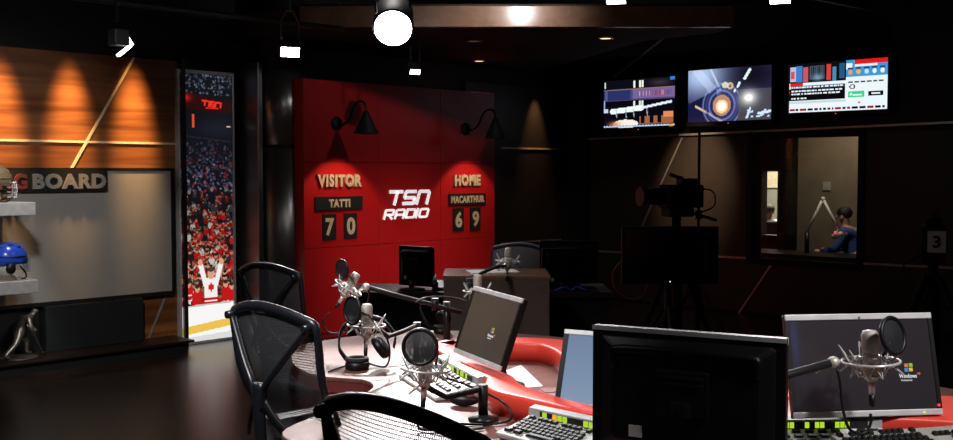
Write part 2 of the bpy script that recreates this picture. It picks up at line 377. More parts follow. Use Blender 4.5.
# control room beyond the glass
struct(MB().box(XW+.2, 15.2, 3.6, 8.6, -.1, 0).build('floor_control_room', M['floor']))
struct(MB().box(XW+.2, 15.2, 3.6, 8.6, 2.6, 2.7).build('ceiling_control_room', M['ceiling']))
struct(MB().box(12.8, 12.9, 3.6, 6.455, 0, 2.6).build('wall_control_room', M['walltan']))
m = MB().box(12.78, 12.9, 6.455, 6.715, 0, 2.6).box(12.78, 12.9, 6.95, 8.6, 0, 2.6).box(12.78, 12.9, 6.715, 6.95, 0, .70).box(12.78, 12.9, 6.715, 6.95, 1.56, 2.6)
struct(m.build('wall_control_room_dark', M['blackwall']))
struct(MB().box(XW+.2, 15.2, 3.5, 3.6, 0, 2.6).build('wall_control_room_side', M['walltan']))
struct(MB().box(XW+.2, 15.2, 8.6, 8.7, 0, 2.6).build('wall_control_room_far_side', M['walltan']))
struct(MB().box(15.2, 15.3, 3.6, 8.6, 0, 2.6).build('wall_far_office', M['walltan']))
struct(MB().box(15.17, 15.2, 6, 8.6, 1.30, 1.55).build('trim_13', M['strip']))
wfr = struct(MB().box(12.74, 12.78, 6.695, 6.715, .68, 1.58).box(12.74, 12.78, 6.95, 6.97, .68, 1.58).box(12.74, 12.78, 6.715, 6.95, .68, .70).box(12.74, 12.78, 6.715, 6.95, 1.56, 1.58).build('window_2', M['matte']))
MB().box(12.82, 12.83, 6.715, 6.95, .70, 1.56).build('pane', M['glass'], wfr)
lp = bpy.data.lights.new('office_ceiling_light', 'AREA'); lp.energy = 110; lp.size = .8; lp.color = (.95, 1, .9)
lo = bpy.data.objects.new('office_ceiling_light', lp); C.objects.link(lo); lo.location = (13.9, 7.2, 2.55)
spot('control_room_downlight', (11.9, 5.4, 2.55), (12.8, 5.8, 1.2), 40, (1, .80, .56), 120, .9, .15)
spot('mic_arm_fill', (10.75, 5.2, 2.45), (11.4, 5.42, .9), 55, (1, .88, .68), 40, .8, .05)  # unseen spot added to brighten the pale microphone arm

# ------------------------------------------------------------------ lamps
def studio_lamp(loc, aim, label, face='lens_dim', power=0, size=.10, angle=50, col=COOL, kind='round', hang=ZC, name='studio_lamp'):
    t = thing(name, label, 'lamp', loc, 0, 'studio lamps hanging from the ceiling grid')
    q = (Vector(aim)-Vector(loc)).to_track_quat('-Z', 'Y').to_matrix().to_4x4()
    if kind == 'round':
        MB().lathe([(size*.75, .26), (size*1.08, .22), (size*1.1, .02), (size*1.02, .0), (size*1.0, .02)], 24, q).build('housing', M['matte'], t)
        MB().lathe([(.001, -.012), (size*.6, -.008), (size*.98, .004), (size*.98, .015)], 24, q).build('lens', M[face], t)
    else:
        MB().box(-size*1.1, size*1.1, -size*.62, size*.62, .0, .12).xf(q).build('housing', M['matte'], t, bevel=.008)
        MB().box(-size, size, -size*.5, size*.5, -.006, .004).xf(q).build('lens', M[face], t)
    for sx in ((-1, 1) if kind == 'doors' else ()):
        MB().hexa([q @ Vector((sx*size*1.1, -size*.7, -.0)), q @ Vector((sx*size*1.13, -size*.7, 0)), q @ Vector((sx*size*1.13, size*.7, 0)), q @ Vector((sx*size*1.1, size*.7, 0))],
                  [q @ Vector((sx*size*1.5, -size*.8, -.10)), q @ Vector((sx*size*1.53, -size*.8, -.10)), q @ Vector((sx*size*1.53, size*.8, -.10)), q @ Vector((sx*size*1.5, size*.8, -.10))]).build('barn_door', M['matte'], t)
    h = hang-loc[2]
    y = MB().tube([(size*1.15, 0, .08), (size*1.25, 0, .22), (.03, 0, .30), (-.03, 0, .30), (-size*1.25, 0, .22), (-size*1.15, 0, .08)], .008, 6).build('yoke', M['matte'], t)
    MB().tube([(0, 0, .30), (0, 0, h)], .011, 8).build('hanging_rod', M['matte'], t)
    if power:
        d = (Vector(aim)-Vector(loc)).normalized()
        spot('studio_lamp_light', Vector(loc)+d*.14, aim, power, col, angle, .5, size*.6)
    return t
studio_lamp((4.213, 4.775, 2.42), (2.50, 2.92, .74), 'brightest round studio lamp glaring straight out above the red scoreboard wall', 'lens_white', 640, .115, 34)
studio_lamp((4.551, 6.299, 2.43), (3.2, 3.2, 1.0), 'small square studio lamp hanging above the dark steel column', 'lens_white', 120, .066, 55, COOL, 'square')
studio_lamp((6.139, 6.671, 2.42), (5.2, 4.8, .9), 'smallest studio lamp, hanging just in front of the scoreboard top edge', 'lens_dim', 60, .045, 70, COOL, 'square', 2.76)
studio_lamp((4.506, 3.321, 2.465), (3.0, 2.6, .8), 'studio lamp cut by the top of the photo above the left wall television', 'lens_dim', 60, .05, 60, COOL, 'square')
studio_lamp((5.111, 2.693, 2.47), (3.0, 1.6, .8), 'square studio lamp at the top edge above the ringed blue television', 'lens_white', 120, .05, 55, COOL, 'square')
# lamp over the walnut cladding; light on its barn doors made as emission
t = thing('studio_lamp', 'studio lamp seen from behind with white light on its open flaps above walnut wall', 'lamp', (3.16, 6.148, 2.37), 0, 'studio lamps hanging from the ceiling grid')
MB().box(-.07, .03, -.05, .05, -.03, .07).build('housing', M['matte'], t, bevel=.01)
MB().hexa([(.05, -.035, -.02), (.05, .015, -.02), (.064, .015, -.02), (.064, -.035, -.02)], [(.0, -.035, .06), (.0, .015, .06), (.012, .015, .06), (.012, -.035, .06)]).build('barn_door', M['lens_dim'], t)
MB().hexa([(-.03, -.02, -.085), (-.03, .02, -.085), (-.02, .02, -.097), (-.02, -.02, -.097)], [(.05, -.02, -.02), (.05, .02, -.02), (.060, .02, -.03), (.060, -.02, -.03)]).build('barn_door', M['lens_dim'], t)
MB().tube([(-.03, 0, .12), (-.03, 0, ZC-2.37)], .012, 8).build('hanging_rod', M['matte'], t)
spot('cladding_lamp_light', (3.18, 6.18, 2.26), (2.9, 3.4, .5), 20, COOL, 70)
# recessed downlights
def downlight(loc, label, m):
    t = thing('downlight', label, 'lamp', loc, 0, 'recessed ceiling downlights')
    MB().lathe([(.055, .0), (.075, -.004), (.078, .0), (.078, .006)], 20, cap=False).build('rim', M['beamwood'], t)
    MB().lathe([(.001, .004), (.054, .004), (.054, .008)], 20).build('diffuser', M[m], t)
downlight((7.58, 5.70, 2.752), 'lit orange downlight in the dark soffit above the left wall television', 'lens_warm')
downlight((8.17, 7.85, 2.752), 'lit orange downlight farthest back in the soffit, near the corner', 'lens_warm')
downlight((6.901, 6.696, 2.752), 'dim unlit downlight in the soffit just behind the wooden beam', 'lens_off')
# lights washing the walls (recessed cans in the ceiling above)
for x in (3.25, 3.81, 4.37):
    spot('wall_washer', (x, 7.98, 3.05), (x, 8.335, 1.78), 760, (1, .56, .21), 22, 1.0, .07)
spot('corner_washer', (9.63, 8.14, 2.70), (9.63, 8.3, 1.92), 48, (1, .62, .30), 42, 1.0, .02)
spot('side_wall_washer', (8.9, 6.1, 2.95), (10.19, 6.35, 1.45), 300, (1, .72, .46), 34, 1.0, .02)
spot('beam_washer', (6.0, 5.25, 2.98), (6.38, 5.8, 2.84), 40, COOL, 120, 1.0, .03)
spot('soffit_downlight_light', (8.15, 7.75, 2.70), (8.2, 7.6, 0), 12, TUNG, 90)
# ceiling grid: pipes and battens
def pipe(p, q, r, label, mt, name='ceiling_pipe', cat='pipe'):
    o = MB().tube([p, q], r, 8).build(name, mt); return tag(o, label, cat)
pipe((2.97, 5.87, 2.65), (5.36, 4.36, 3.09), .016, 'brown pipe slanting across the ceiling left of the brightest lamp', M['beamwood'])
pipe((2.3, 4.6, 3.0), (9.8, 4.2, 3.1), .02, 'long black grid pipe crossing the ceiling above the televisions', M['matte'])
pipe((.9, 6.3, 2.62), (5.3, 6.6, 2.70), .02, 'long black grid pipe running along above the walnut wall', M['matte'])
pipe((2.7, 6.06, 2.78), (3.2, 5.15, 2.88), .020, 'reddish wooden batten under the ceiling near the left studio lamp', M['woodwall'], 'ceiling_batten', 'batten')
tag(MB().box(2.98, 3.6, 6.0, 6.5, 2.80, 2.83).build('ceiling_board', M['woodwall']), 'small reddish board hanging flat under the ceiling above the left studio lamp', 'board')
MB_ = bpy.data.lights.new('ceiling_fill', 'POINT'); MB_.energy = 7; MB_.shadow_soft_size = .1; MB_.color = COOL  # added point light, no lamp of its own, to bring out pipes and battens
lo = bpy.data.objects.new('ceiling_fill', MB_); C.objects.link(lo); lo.location = (4.28, 4.86, 2.80)
for k, (x, y, z) in enumerate([(4.6, 5.9, 3.0), (2.6, 5.6, 2.9)]):
    pts = smooth_path([(x, y, ZC), (x+.04, y-.05, z+.05), (x+.1, y, z-.25), (x+.16, y+.04, z-.05), (x+.2, y+.05, ZC)], 8)
    tag(MB().tube(pts, .007, 6).build('hanging_cable', M['black']), ['black cable looping down from ceiling beside the square lamp', 'black cable looping down from ceiling over walnut wall'][k], 'cable')

# ------------------------------------------------------------------ left wall: board, sign, shelves, platform, light box
t = thing('presentation_board', 'large plain grey board with dark rim mounted on the walnut wall', 'board', (3.6, YW-.03, .50))
MB().box(-2.0, 1.09, -.05, 0, 0, 1.06).build('panel', M['board'], t, bevel=.004)
MB().box(-2.03, 1.12, -.055, 0, 1.06, 1.085).box(1.09, 1.12, -.055, 0, -.03, 1.06).box(-2.03, 1.09, -.055, 0, -.03, 0).build('frame', M['matte'], t)
t = thing('lettered_sign', 'black sign strip with red and grey block letters on top of the grey board', 'sign', (3.63, YW-.09, 1.475))
MB().box(-.75, .46, -.02, 0.005, -.085, .085).build('backing', M['blackcard'], t)
def sign_txt(s, x, wd, m): txt(s, wd, .125, .012, .05).xf(T(x, -.024, 0)).build('lettering', m, t)
sign_txt('NG', -.325, .225, M['redsign']); sign_txt('BOARD', .135, .61, M['greysign'])
t = thing('wall_shelf', 'upper brushed aluminium shelf under the bronze helmet', 'shelf', (3.08, 7.86, 1.28), 0, 'aluminium helmet shelves')
MB().box(-.7, .155, -.21, .40, -.048, .048).build('board', M['shelf'], t, bevel=.004)
MB().box(-.7, .14, .385, .40, .048, .12).build('back_lip', M['shelf'], t)
dup(t, (3.09, 7.86, .705), 0, 'lower brushed aluminium shelf under the blue hockey helmet')
def helmet(loc, rz, shell, label, kind):
    t = thing('hockey_helmet' if kind == 'blue' else 'caged_helmet', label, 'helmet', loc, rz)
    m = MB(); rows = []
    for i in range(11):                         # shell: open at the face (+X) and below
        th = PI*.5*i/10*1.18; row = []
        for k in range(25):
            a = RAD(28)+(2*PI-RAD(56))*k/24 if i > 5 else 2*PI*k/24
            r = math.sin(th); z = math.cos(th)
            ridge = 1+.03*math.cos(3*a)*(i > 2)
            row.append((.135*r*math.cos(a)*ridge, .105*r*math.sin(a)*ridge, .155+.125*z))
        rows.append(row)
    sh = m.grid(rows).build('shell', shell, t); sm = sh.modifiers.new('solid', 'SOLIDIFY'); sm.thickness = .012
    MB().tube([(.132*math.cos(a), .103*math.sin(a), .175) for a in [RAD(35+290*k/20) for k in range(21)]], .006, 6).build('rim_band', M['black'] if kind == 'blue' else shell, t)
    for sy in (-1, 1):
        MB().ball((-.01, sy*.098, .09), (.035, .016, .04)).build('ear_guard', shell if kind != 'blue' else M['black'], t)
    if kind == 'blue':
        for sy in (-1, 1):
            for x in (-.05, .0, .05): MB().ball((x, sy*(.055), .262-abs(x)*.35), (.022, .007, .006)).build('vent', M['black'], t)
        rows = [[(.14*math.cos(a)+.01, .108*math.sin(a), z) for a in [RAD(-65+130*k/16) for k in range(17)]] for z in (.16, .10, .055)]
        MB().grid(rows).build('visor', M['visor'], t)
        MB().tube(smooth_path([(-.01, .10, .09), (.03, .09, .03), (.06, .05, .005), (.07, 0, .003), (.06, -.05, .005), (.03, -.09, .03), (-.01, -.10, .09)], 5), .006, 6).build('chin_strap', M['white'], t)
        MB().tube(smooth_path([(.05, -.105, .11), (.09, -.09, .06), (.10, -.07, .02), (.07, -.05, .008)], 5), .006, 6).build('strap', M['black'], t)
        MB().ball((-.02, 0, .11), (.07, .085, .08)).build('padding', M['white'], t)
    else:
        for z in (.14, .105, .07, .035):
            MB().tube([(.125+.03*math.cos(a*1.3)+.0, .095*math.sin(a)*1.0, z) for a in [RAD(-80+160*k/14) for k in range(15)]], .0045, 6).build('cage_bar', M['chrome'], t)
        for yv in (-.06, -.02, .02, .06):
            MB().tube([(.147-.25*yv*yv*8, yv, .15), (.158-.25*yv*yv*8, yv, .09), (.15-.25*yv*yv*8, yv, .03)], .0045, 6).build('cage_bar', M['chrome'], t)
        MB().tube([(.11, -.09, .035), (.07, -.1, .004), (-.08, -.085, .004)], .006, 6).tube([(.11, .09, .035), (.07, .1, .004), (-.08, .085, .004)], .006, 6).build('chin_guard', M['black'], t)
    return t
helmet((2.99, 7.80, 1.330), RAD(-8), M['bronzehelmet'], 'bronze helmet with a wire face cage on the upper shelf', 'cage')
helmet((3.075, 7.76, .755), RAD(-8), M['bluehelmet'], 'blue hockey helmet with clear visor and hanging strap on lower shelf', 'blue')
spot('shelf_fill', (3.1, 7.2, 2.3), (3.05, 7.8, 1.0), 48, COOL, 40)  # unseen spot added to brighten shelves and helmets
t = thing('platform_base', 'long low black platform on the floor under the grey board', 'platform', (3.07, 8.02, 0))
MB().box(-.0, 1.60, -.04, .30, 0, .075).build('plinth', M['navy'], t)
MB().box(-.04, 1.64, -.08, .30, .078, .10).build('top', M['darkwood'], t, bevel=.004)
t = tag(MB().box(3.54, 4.385, YW-.13, YW, .101, .468).build('fascia_panel', M['navy'], bevel=.004), 'plain dark slate panel under the grey board beside the bronze figure', 'panel')
# hockey figure in the niche
t = thing('hockey_player_statue', 'dark bronze statuette of a crouching hockey player holding a stick', 'statue', (3.29, 8.14, .101)); t.scale = (1.15, 1.15, 1.0)
J = {'pel': ((0, 0, .19), .032), 'sp': ((.015, 0, .25), .034), 'ch': ((.06, 0, .30), .042), 'nk': ((.095, 0, .325), .017), 'hd': ((.115, 0, .352), .027), 'hd2': ((.122, 0, .372), .022),
     'lh': ((-.01, .03, .175), .028), 'lk': ((.075, .05, .12), .022), 'la': ((.075, .06, .03), .016), 'lf': ((.115, .065, .015), .013),
     'rh': ((-.01, -.03, .175), .028), 'rk': ((-.045, -.05, .11), .022), 'ra': ((-.12, -.06, .035), .016), 'rf': ((-.085, -.065, .016), .013),
     'ls': ((.045, .055, .305), .024), 'le': ((.10, .06, .24), .017), 'lw': ((.12, .0, .19), .013), 'rs': ((.045, -.055, .305), .024), 're': ((.05, -.085, .23), .017), 'rw': ((.085, -.05, .17), .013)}
E = [('pel', 'sp'), ('sp', 'ch'), ('ch', 'nk'), ('nk', 'hd'), ('hd', 'hd2'), ('pel', 'lh'), ('lh', 'lk'), ('lk', 'la'), ('la', 'lf'), ('pel', 'rh'), ('rh', 'rk'), ('rk', 'ra'), ('ra', 'rf'),
     ('ch', 'ls'), ('ls', 'le'), ('le', 'lw'), ('ch', 'rs'), ('rs', 're'), ('re', 'rw')]
skin('figure', J, E, M['bronze'], t)
MB().tube([(.02, -.085, .27), (.09, -.045, .165), (.16, .01, .02), (.20, .02, .012)], .006, 6).build('stick', M['bronze'], t)
MB().lathe([(.12, 0), (.12, .008)], 20).build('plinth', M['bronze'], t)
spot('niche_fill', (3.35, 7.6, .75), (3.33, 8.12, .25), 4, COOL, 50)  # unseen spot added to lift the statuette out of the dark

# backlit crowd light box
cw, ch = 92, 400
c = Cv(cw, ch, (.05, .055, .07)); asp = (2.40/.53)
def blob(x, y, r, col, k=1.0): c.ell(x, y, r, r*.53/2.40, col, k)
for i in range(170): blob(random.random(), random.random()*.075, .012+.01*random.random(), random.choice([(.24, .28, .36), (.33, .37, .45), (.18, .19, .24), (.08, .08, .12)]))
c.mix(((c.Y > .065+.035*c.X) & (c.Y < .125+.03*c.X)).astype(float), (.16, .03, .03))
c.ell(.12, .09, .14, .02, (.75, .12, .08), 1, 1)
RED = (.95, .18, .12)
def st(pts, wd=.016):
    for a, b in zip(pts, pts[1:]): c.line(a[0], a[1], b[0], b[1], wd, RED, 1, 1/asp)
ox, oy, sx, sy = .44, .098, .10, .016
for gx, pts in [(0, [(0, 0), (1, 0)]), (0, [(.5, 0), (.45, 1)]), (1.25, [(1, 0), (0, 0), (0, .5), (1, .5), (.9, 1), (-.1, 1)]), (2.5, [(-.1, 1), (0, 0), (1, 0), (.9, 1)])]:
    st([(ox+(gx+a)*sx*1.02, oy+b*sy+(gx+a)*.002) for a, b in pts])
c.rect(.5, .75, .123, .127, RED, .9)
c.rect(0, 1, .14, .45, (.055, .06, .085)); c.ell(.7, .2, .5, .05, (.10, .11, .15), 1, 1)
c.line(.02, .23, .98, .25, .01, (.14, .15, .18), .8, 1/asp); c.rect(.24, .28, .15, .20, (.85, .3, .12)); c.rect(.9, .98, .19, .195, (.8, .7, .6))
for i in range(420):
    y = .24+.2*random.random()**.7; f_ = (y-.24)/.2
    blob(random.random(), y, .012+.012*random.random(), random.choice([(.20, .22, .32), (.3, .3, .38), (.12, .12, .16), (.45, .45, .5), (.5, .12, .12), (.3, .32, .45)]), .3+.6*f_)
N = 300
for i in range(N):                                  # rows of fans, larger and redder towards the rink
    f_ = (i/N)**.8; y = .42+.445*f_; x = random.random(); r = .026+.062*f_
    jersey = random.choice([(.78, .08, .08), (.70, .05, .06), (.85, .12, .12), (.90, .88, .86), (.55, .05, .06), (.12, .10, .12), (.2, .2, .3)] if f_ > .25 else [(.6, .08, .08), (.25, .25, .32), (.15, .14, .18), (.75, .73, .72), (.5, .08, .08)])
    sk = random.choice([(.85, .62, .50), (.75, .52, .42), (.55, .36, .28), (.82, .6, .5)])
    k = .55+.45*f_
    c.ell(x, y, r*1.25, r*.30, tuple(v*.35 for v in jersey), k); c.ell(x, y, r, r*.28, tuple(v*k for v in jersey))
    c.ell(x, y-r*.30, r*.48, r*.13, tuple(v*k for v in sk)); c.ell(x, y-r*.37, r*.48, r*.07, random.choice([(.15, .1, .08), (.3, .2, .12), (.75, .1, .1), (.08, .07, .07)]))
    if random.random() < .3: c.line(x-r*.8, y-.01, x-r*.9, y-r*.45, .009, tuple(v*k for v in sk), 1, 1/asp)
for x, y in ((.13, .815), (.30, .835), (.85, .825), (.97, .835)):
    c.ell(x, y, .09, .035, (.75, .08, .08)); c.ell(x, y-.032, .045, .014, (.82, .6, .5)); c.ell(x, y-.041, .045, .008, (.2, .13, .1))
c.rect(.06, .20, .822, .828, (.9, .9, .88)); c.rect(.06, .20, .842, .848, (.9, .9, .88))
# the fan with raised arms in a white jersey with a red leaf
W_ = (.95, .93, .92)
c.line(.46, .79, .37, .715, .045, W_, 1, 1/asp); c.line(.66, .79, .76, .715, .045, W_, 1, 1/asp)
c.ell(.36, .705, .045, .012, (.85, .62, .5)); c.ell(.77, .705, .045, .012, (.85, .62, .5))
c.rect(.44, .69, .765, .872, W_); c.ell(.565, .75, .07, .021, (.85, .62, .5)); c.ell(.565, .733, .07, .009, (.30, .22, .16))
c.rect(.44, .69, .840, .849, (.78, .08, .1)); c.rect(.44, .69, .856, .862, (.78, .08, .1))
c.ell(.565, .803, .055, .009, (.85, .08, .1)); c.ell(.565, .795, .022, .012, (.85, .08, .1)); c.rect(.555, .575, .80, .82, (.85, .08, .1)); c.ell(.53, .797, .02, .006, (.85, .08, .1)); c.ell(.60, .797, .02, .006, (.85, .08, .1))
by = .865-.005*c.X
c.mix((c.Y > by).astype(float), (.97, .965, .96)); c.mix(((c.Y > by) & (c.Y < by+.006)).astype(float), (.75, .74, .74))
yy = .945-.022*c.X; c.mix(((c.Y > yy) & (c.Y < yy+.030)).astype(float), (.93, .76, .30)); c.mix((c.Y > .985-.01*c.X).astype(float), (.86, .86, .86))
t = thing('lightbox_banner', 'tall narrow backlit picture of a red and white hockey crowd, standing on floor', 'light box', (5.055, YW-.02, 0))
MB().box(-.29, .29, -.06, .01, .0, .02).box(-.29, .29, -.06, .01, 2.43, 2.46).box(-.29, -.268, -.06, .01, .02, 2.43).box(.268, .29, -.06, .01, .02, 2.43).build('frame', M['silver'], t)
screen_mesh('printed_panel', c.a, .536, 2.41, M['lightbox'], t, T(0, -.045, 1.225))
MB().box(-.268, .268, -.04, .01, .02, 2.43).build('backing', M['black'], t)
# steel column and slim pilaster
t = thing('steel_column', 'round polished dark steel column between the crowd picture and red scoreboard', 'column', (5.70, 8.02, 0))
MB().lathe([(.21, .02), (.21, 1.77)], 40).build('lower_shaft', M['steel'], t); MB().lathe([(.205, 1.77), (.205, 1.80)], 40).build('joint_ring', M['matte'], t)
MB().lathe([(.21, 1.80), (.21, 2.5)], 40).build('upper_shaft', M['steel'], t); MB().lathe([(.22, 0), (.22, .02)], 40).lathe([(.22, 2.5), (.22, 3.4)], 40).build('cap', M['matte'], t)
t = tag(MB().box(5.42, 5.475, 8.0, 8.33, 0, 2.55).build('steel_pilaster', M['steel'], bevel=.01), 'slim flat steel pilaster just left of the round column', 'pilaster')

# ------------------------------------------------------------------ red scoreboard wall
YR = 7.67
t = thing('scoreboard_wall', 'freestanding red panelled scoreboard wall behind the back desk', 'wall panel', (5.68, YR, 0))
xs = [0, .89, 1.73, 2.545]; zs = [.05, .847, 1.64, 2.40]
for i in range(3):
    for k in range(3): MB().box(xs[i]+.002, xs[i+1]-.002, 0, .03, zs[k]+.002, zs[k+1]-.002).build('panel', M['redwall'], t, bevel=.002)
MB().box(0, 2.545, .03, .16, 0, 2.40).build('core', M['redwall'], t)
txt('VISITOR', .525, .118, .012, .05).xf(T(.405, -.012, 1.47)).build('lettering', M['cream'], t)
txt('HOME', .385, .118, .012, .05).xf(T(2.11, -.012, 1.465)).build('lettering', M['cream'], t)
def plate(x, z, wd, h, s, tw, label):
    q = thing('name_plate', label, 'sign', (x, YR-.002, z), 0, 'black name plates on the red wall')
    MB().box(-wd/2, wd/2, -.014, 0, -h/2, h/2).build('backing', M['blackcard'], q); txt(s, tw, .076, .003, .045).xf(T(0, -.016, 0)).build('lettering', M['cream'], q)
plate(6.08, 1.258, .56, .125, 'TATTI', .25, 'black name plate reading TATTI under the word visitor')
plate(7.795, 1.263, .55, .12, 'MACARTHUR', .50, 'black name plate reading MACARTHUR under the word home')
def card(x, z, s, label):
    q = thing('score_card', label, 'number card', (x, YR-.002, z), 0, 'hanging score digits')
    MB().box(-.077, .077, -.012, 0, -.12, .12).build('backing', M['blackcard'], q); txt(s, .10, .165, .003, .035).xf(T(0, -.014, 0)).build('digit', M['cream'], q)
card(5.965, 1.04, '7', 'black score card with cream digit seven'); card(6.215, 1.04, '0', 'black score card with cream digit zero')
card(7.66, 1.052, '6', 'black score card with cream digit six'); card(7.915, 1.052, '9', 'black score card with cream digit nine')
t = thing('logo_sign', 'white slanted station logo lettering in the middle of the red wall', 'sign', (6.945, YR-.004, 1.225))
def glyphs(G, x0, z0, sx, sz, wd, sl, name):
    for gx, strokes in G:
        m = MB()
        for pts in strokes: m._m(ribbon([(x0+(gx+a)*sx+sl*b*sz, z0+b*sz) for a, b in pts], wd, -.008, 0))
        m.build(name, M['logowhite'], t)
S_ = [(1.0, 1), (.08, 1), (.0, .92), (.0, .55), (.06, .48), (.94, .48), (1.0, .42), (1.0, .06), (.92, 0), (-.08, 0)]
glyphs([(0, [[(-.25, 1), (1.05, 1)], [(.52, 1), (.52, -.12)]]), (1.35, [S_]), (2.68, [[(0, -.12), (0, .92), (.08, 1), (.88, 1), (1, .88), (1, -.12)]])], -.245, .012, .138, .118, .034, .35, 'logo_letter')
glyphs([(0, [[(0, -.15), (0, .95), (.08, 1), (.9, 1), (.98, .9), (.98, .5), (.9, .42), (.1, .42)], [(.45, .42), (1, -.15)]]),
        (1.32, [[(0, -.15), (0, .88), (.12, 1), (.88, 1), (1, .88), (1, -.15)], [(0, .38), (1, .38)]]),
        (2.64, [[(0, 0), (0, 1), (.88, 1), (1, .88), (1, .12), (.88, 0), (-.05, 0)]]), (3.92, [[(0, -.15), (0, 1.15)]]),
        (4.28, [[(.12, 0), (0, .12), (0, .88), (.12, 1), (.88, 1), (1, .88), (1, .12), (.88, 0), (.05, 0)]])], -.31, -.128, .108, .078, .023, .35, 'logo_letter')
def sconce(x, z, label):
    t = thing('wall_sconce', label, 'lamp', (x, YR, z), 0, 'black gooseneck wall lamps on the red wall')
    MB().lathe([(.065, -.002), (.062, -.02), (.03, -.03)], 20, rot(RAD(-90))).xf(T(0, -.0, 0)).xf(Matrix.Scale(1, 4)).build('wall_plate', M['matte'], t)
    pts = smooth_path([(0, -.02, 0), (0, -.10, -.01), (0, -.19, .04), (0, -.25, .14), (0, -.33, .19), (0, -.41, .17), (0, -.43, .10)], 6)
    MB().tube(pts, .011, 8).build('gooseneck', M['matte'], t)
    MB().lathe([(.022, .10), (.035, .07), (.05, .03), (.115, -.10), (.118, -.105), (.110, -.105), (.045, .02), (.02, .06)], 24).xf(T(0, -.43, 0)).build('lamp_shade', M['matte'], t)
    MB().ball((0, -.43, -.01), .028).build('bulb', M['lens_warm'], t)
    o = spot('sconce_light', (x, YR-.43, z-.08), (x, YR-.12, z-1.0), 22, TUNG, 84, .35, .02)
sconce(6.06, 2.00, 'black gooseneck wall lamp above the word visitor'); sconce(7.775, 2.00, 'black gooseneck wall lamp above the word home')

# ------------------------------------------------------------------ wall televisions
def tv(y, z, wd, h, arr, label):
    t = thing('television', label, 'television', (XW-.035, y*.990-.03, 1.55+(z-1.55)*.99), RAD(-90), 'lit televisions in a row on the right wall')
    MB().box(-wd/2-.03, wd/2+.03, -.09, -.03, -h/2-.05, h/2+.03).build('casing', M['black'], t, bevel=.008)
    MB().box(-.2, .2, -.03, .012, -.15, .15).build('wall_bracket', M['matte'], t)
    screen_mesh('screen', arr, wd, h, M['screen'], t, T(0, -.0915, 0))
    MB().box(-.006, .006, -.093, -.09, -h/2-.03, -h/2-.022).build('indicator_led', M['led_red'], t)
c = Cv(112, 62, (.03, .03, .07))
c.rect(0, 1, 0, .2, (.05, .05, .09)); c.ell(.8, .1, .2, .1, (.25, .22, .25), .8, 1)
c.mix(((c.Y > .2) & (c.Y < .42)).astype(float), (.28, .28, .50)); c.rect(0, .38, .2, .42, (.16, .2, .42)); c.rect(.42, 1, .21, .40, (.52, .42, .62), .8)
for i in range(40): x = .48+random.random()*.48; c.rect(x, x+.012, .26, .36, random.choice([(.8, .7, .85), (.6, .3, .4), (.35, .3, .55)]), .8)
c.rect(0, 1, .195, .215, (.6, .45, .4)); c.rect(0, 1, .42, .44, (.35, .25, .4))
for x in (.43, .51, .545): c.rect(x, x+.022, .03, .18, (.95, .98, .92)); c.rect(x, x+.022, .45, .62, (.9, .95, .9))
c.rect(.01, .03, .03, .16, (.8, .9, .9)); c.rect(.02, .05, .2, .42, (.35, .35, .55)); c.rect(.0, .02, .42, .6, (.6, .7, .9)); c.rect(0, .06, .6, .68, (.8, .85, .95))
c.line(.12, .655, .55, .60, .030, (.95, 1, 1), 1, 1.8); c.line(.55, .60, .95, .50, .014, (.9, .95, 1), 1, 1.8)
for x in (.18, .32, .43, .62): c.line(x, .62, x+.01, .78, .006, (.7, .72, .8), .9, 1.8)
c.ell(.32, .92, .18, .09, (.98, .95, .9)); c.ell(.15, .93, .12, .09, (.9, .5, .3), .9, 1); c.rect(.52, .98, .78, .94, (.75, .45, .3), .85)
for x in (.54, .66, .77): c.rect(x, x+.05, .74, .92, (.05, .03, .05))
c.rect(.85, .98, .7, .8, (.9, .55, .35)); c.rect(0, 1, .945, .985, (.75, .85, 1)); 
for i in range(22): c.rect(.02+i*.043, .035+i*.043, .955, .975, (.2, .25, .4))
c.rect(.93, .98, .95, 1, (.95, .65, .2)); c.rect(.94, 1, 0, .06, (.2, .5, .85))
tv(7.195, 2.365, 1.0, .565, c.a, 'wall television at left of the row, showing dark blue scene with white streaks')
c = Cv(112, 62, (.16, .17, .30)); A = 1.78
c.ell(.15, .1, .45, .6, (.75, .85, 1), .95, 1); c.ell(.8, .15, .35, .4, (.07, .06, .12), 1, 1); c.line(.10, .0, .42, .62, .05, (.85, .9, 1), .45, A); c.line(.28, 0, .40, .4, .012, (.9, .95, 1), .6, A)
c.mix((((c.X-.75)**2+((c.Y-.1)/A)**2) > .80**2*1.0).astype(float)*((c.X < .3) & (c.Y > .4)), (.10, .11, .27))
c.mix(((c.Y-.15) > (c.X*.3+.05)*1.6+(.35-c.X)*1.2).astype(float)*(c.X < .36), (.09, .10, .25)); c.line(.1, .70, .42, 1.0, .012, (.9, .75, .6), 1, A)
for r, col, k in ((.23, (.6, .65, .85), .7), (.19, (.25, .3, .6), .9), (.155, (.55, .6, .85), .8), (.12, (.2, .2, .35), .9)): c.ring(.42, .70, r, .012, A, col, k)
c.ell(.42, .70, .11, .2, (.75, .55, .45), 1); c.ell(.42, .72, .075, .13, (1, .85, .6), 1); c.ell(.42, .72, .05, .09, (1, 1, .95), 1)
for k in range(36): a = 2*PI*k/36; c.ell(.42+.14*math.cos(a), .70+.14*A*math.sin(a), .008, .014, (.15, .25, .6))
c.ring(.52, .34, .028, .01, A, (1, .85, .5)); c.ell(.46, .32, .04, .06, (.9, .9, .8), .9)
c.rect(.62, 1, .42, 1, (.30, .29, .32), .9); c.ell(.74, .58, .14, .2, (1, 1, 1), 1, 1); c.ell(.74, .58, .05, .06, (1, 1, 1))
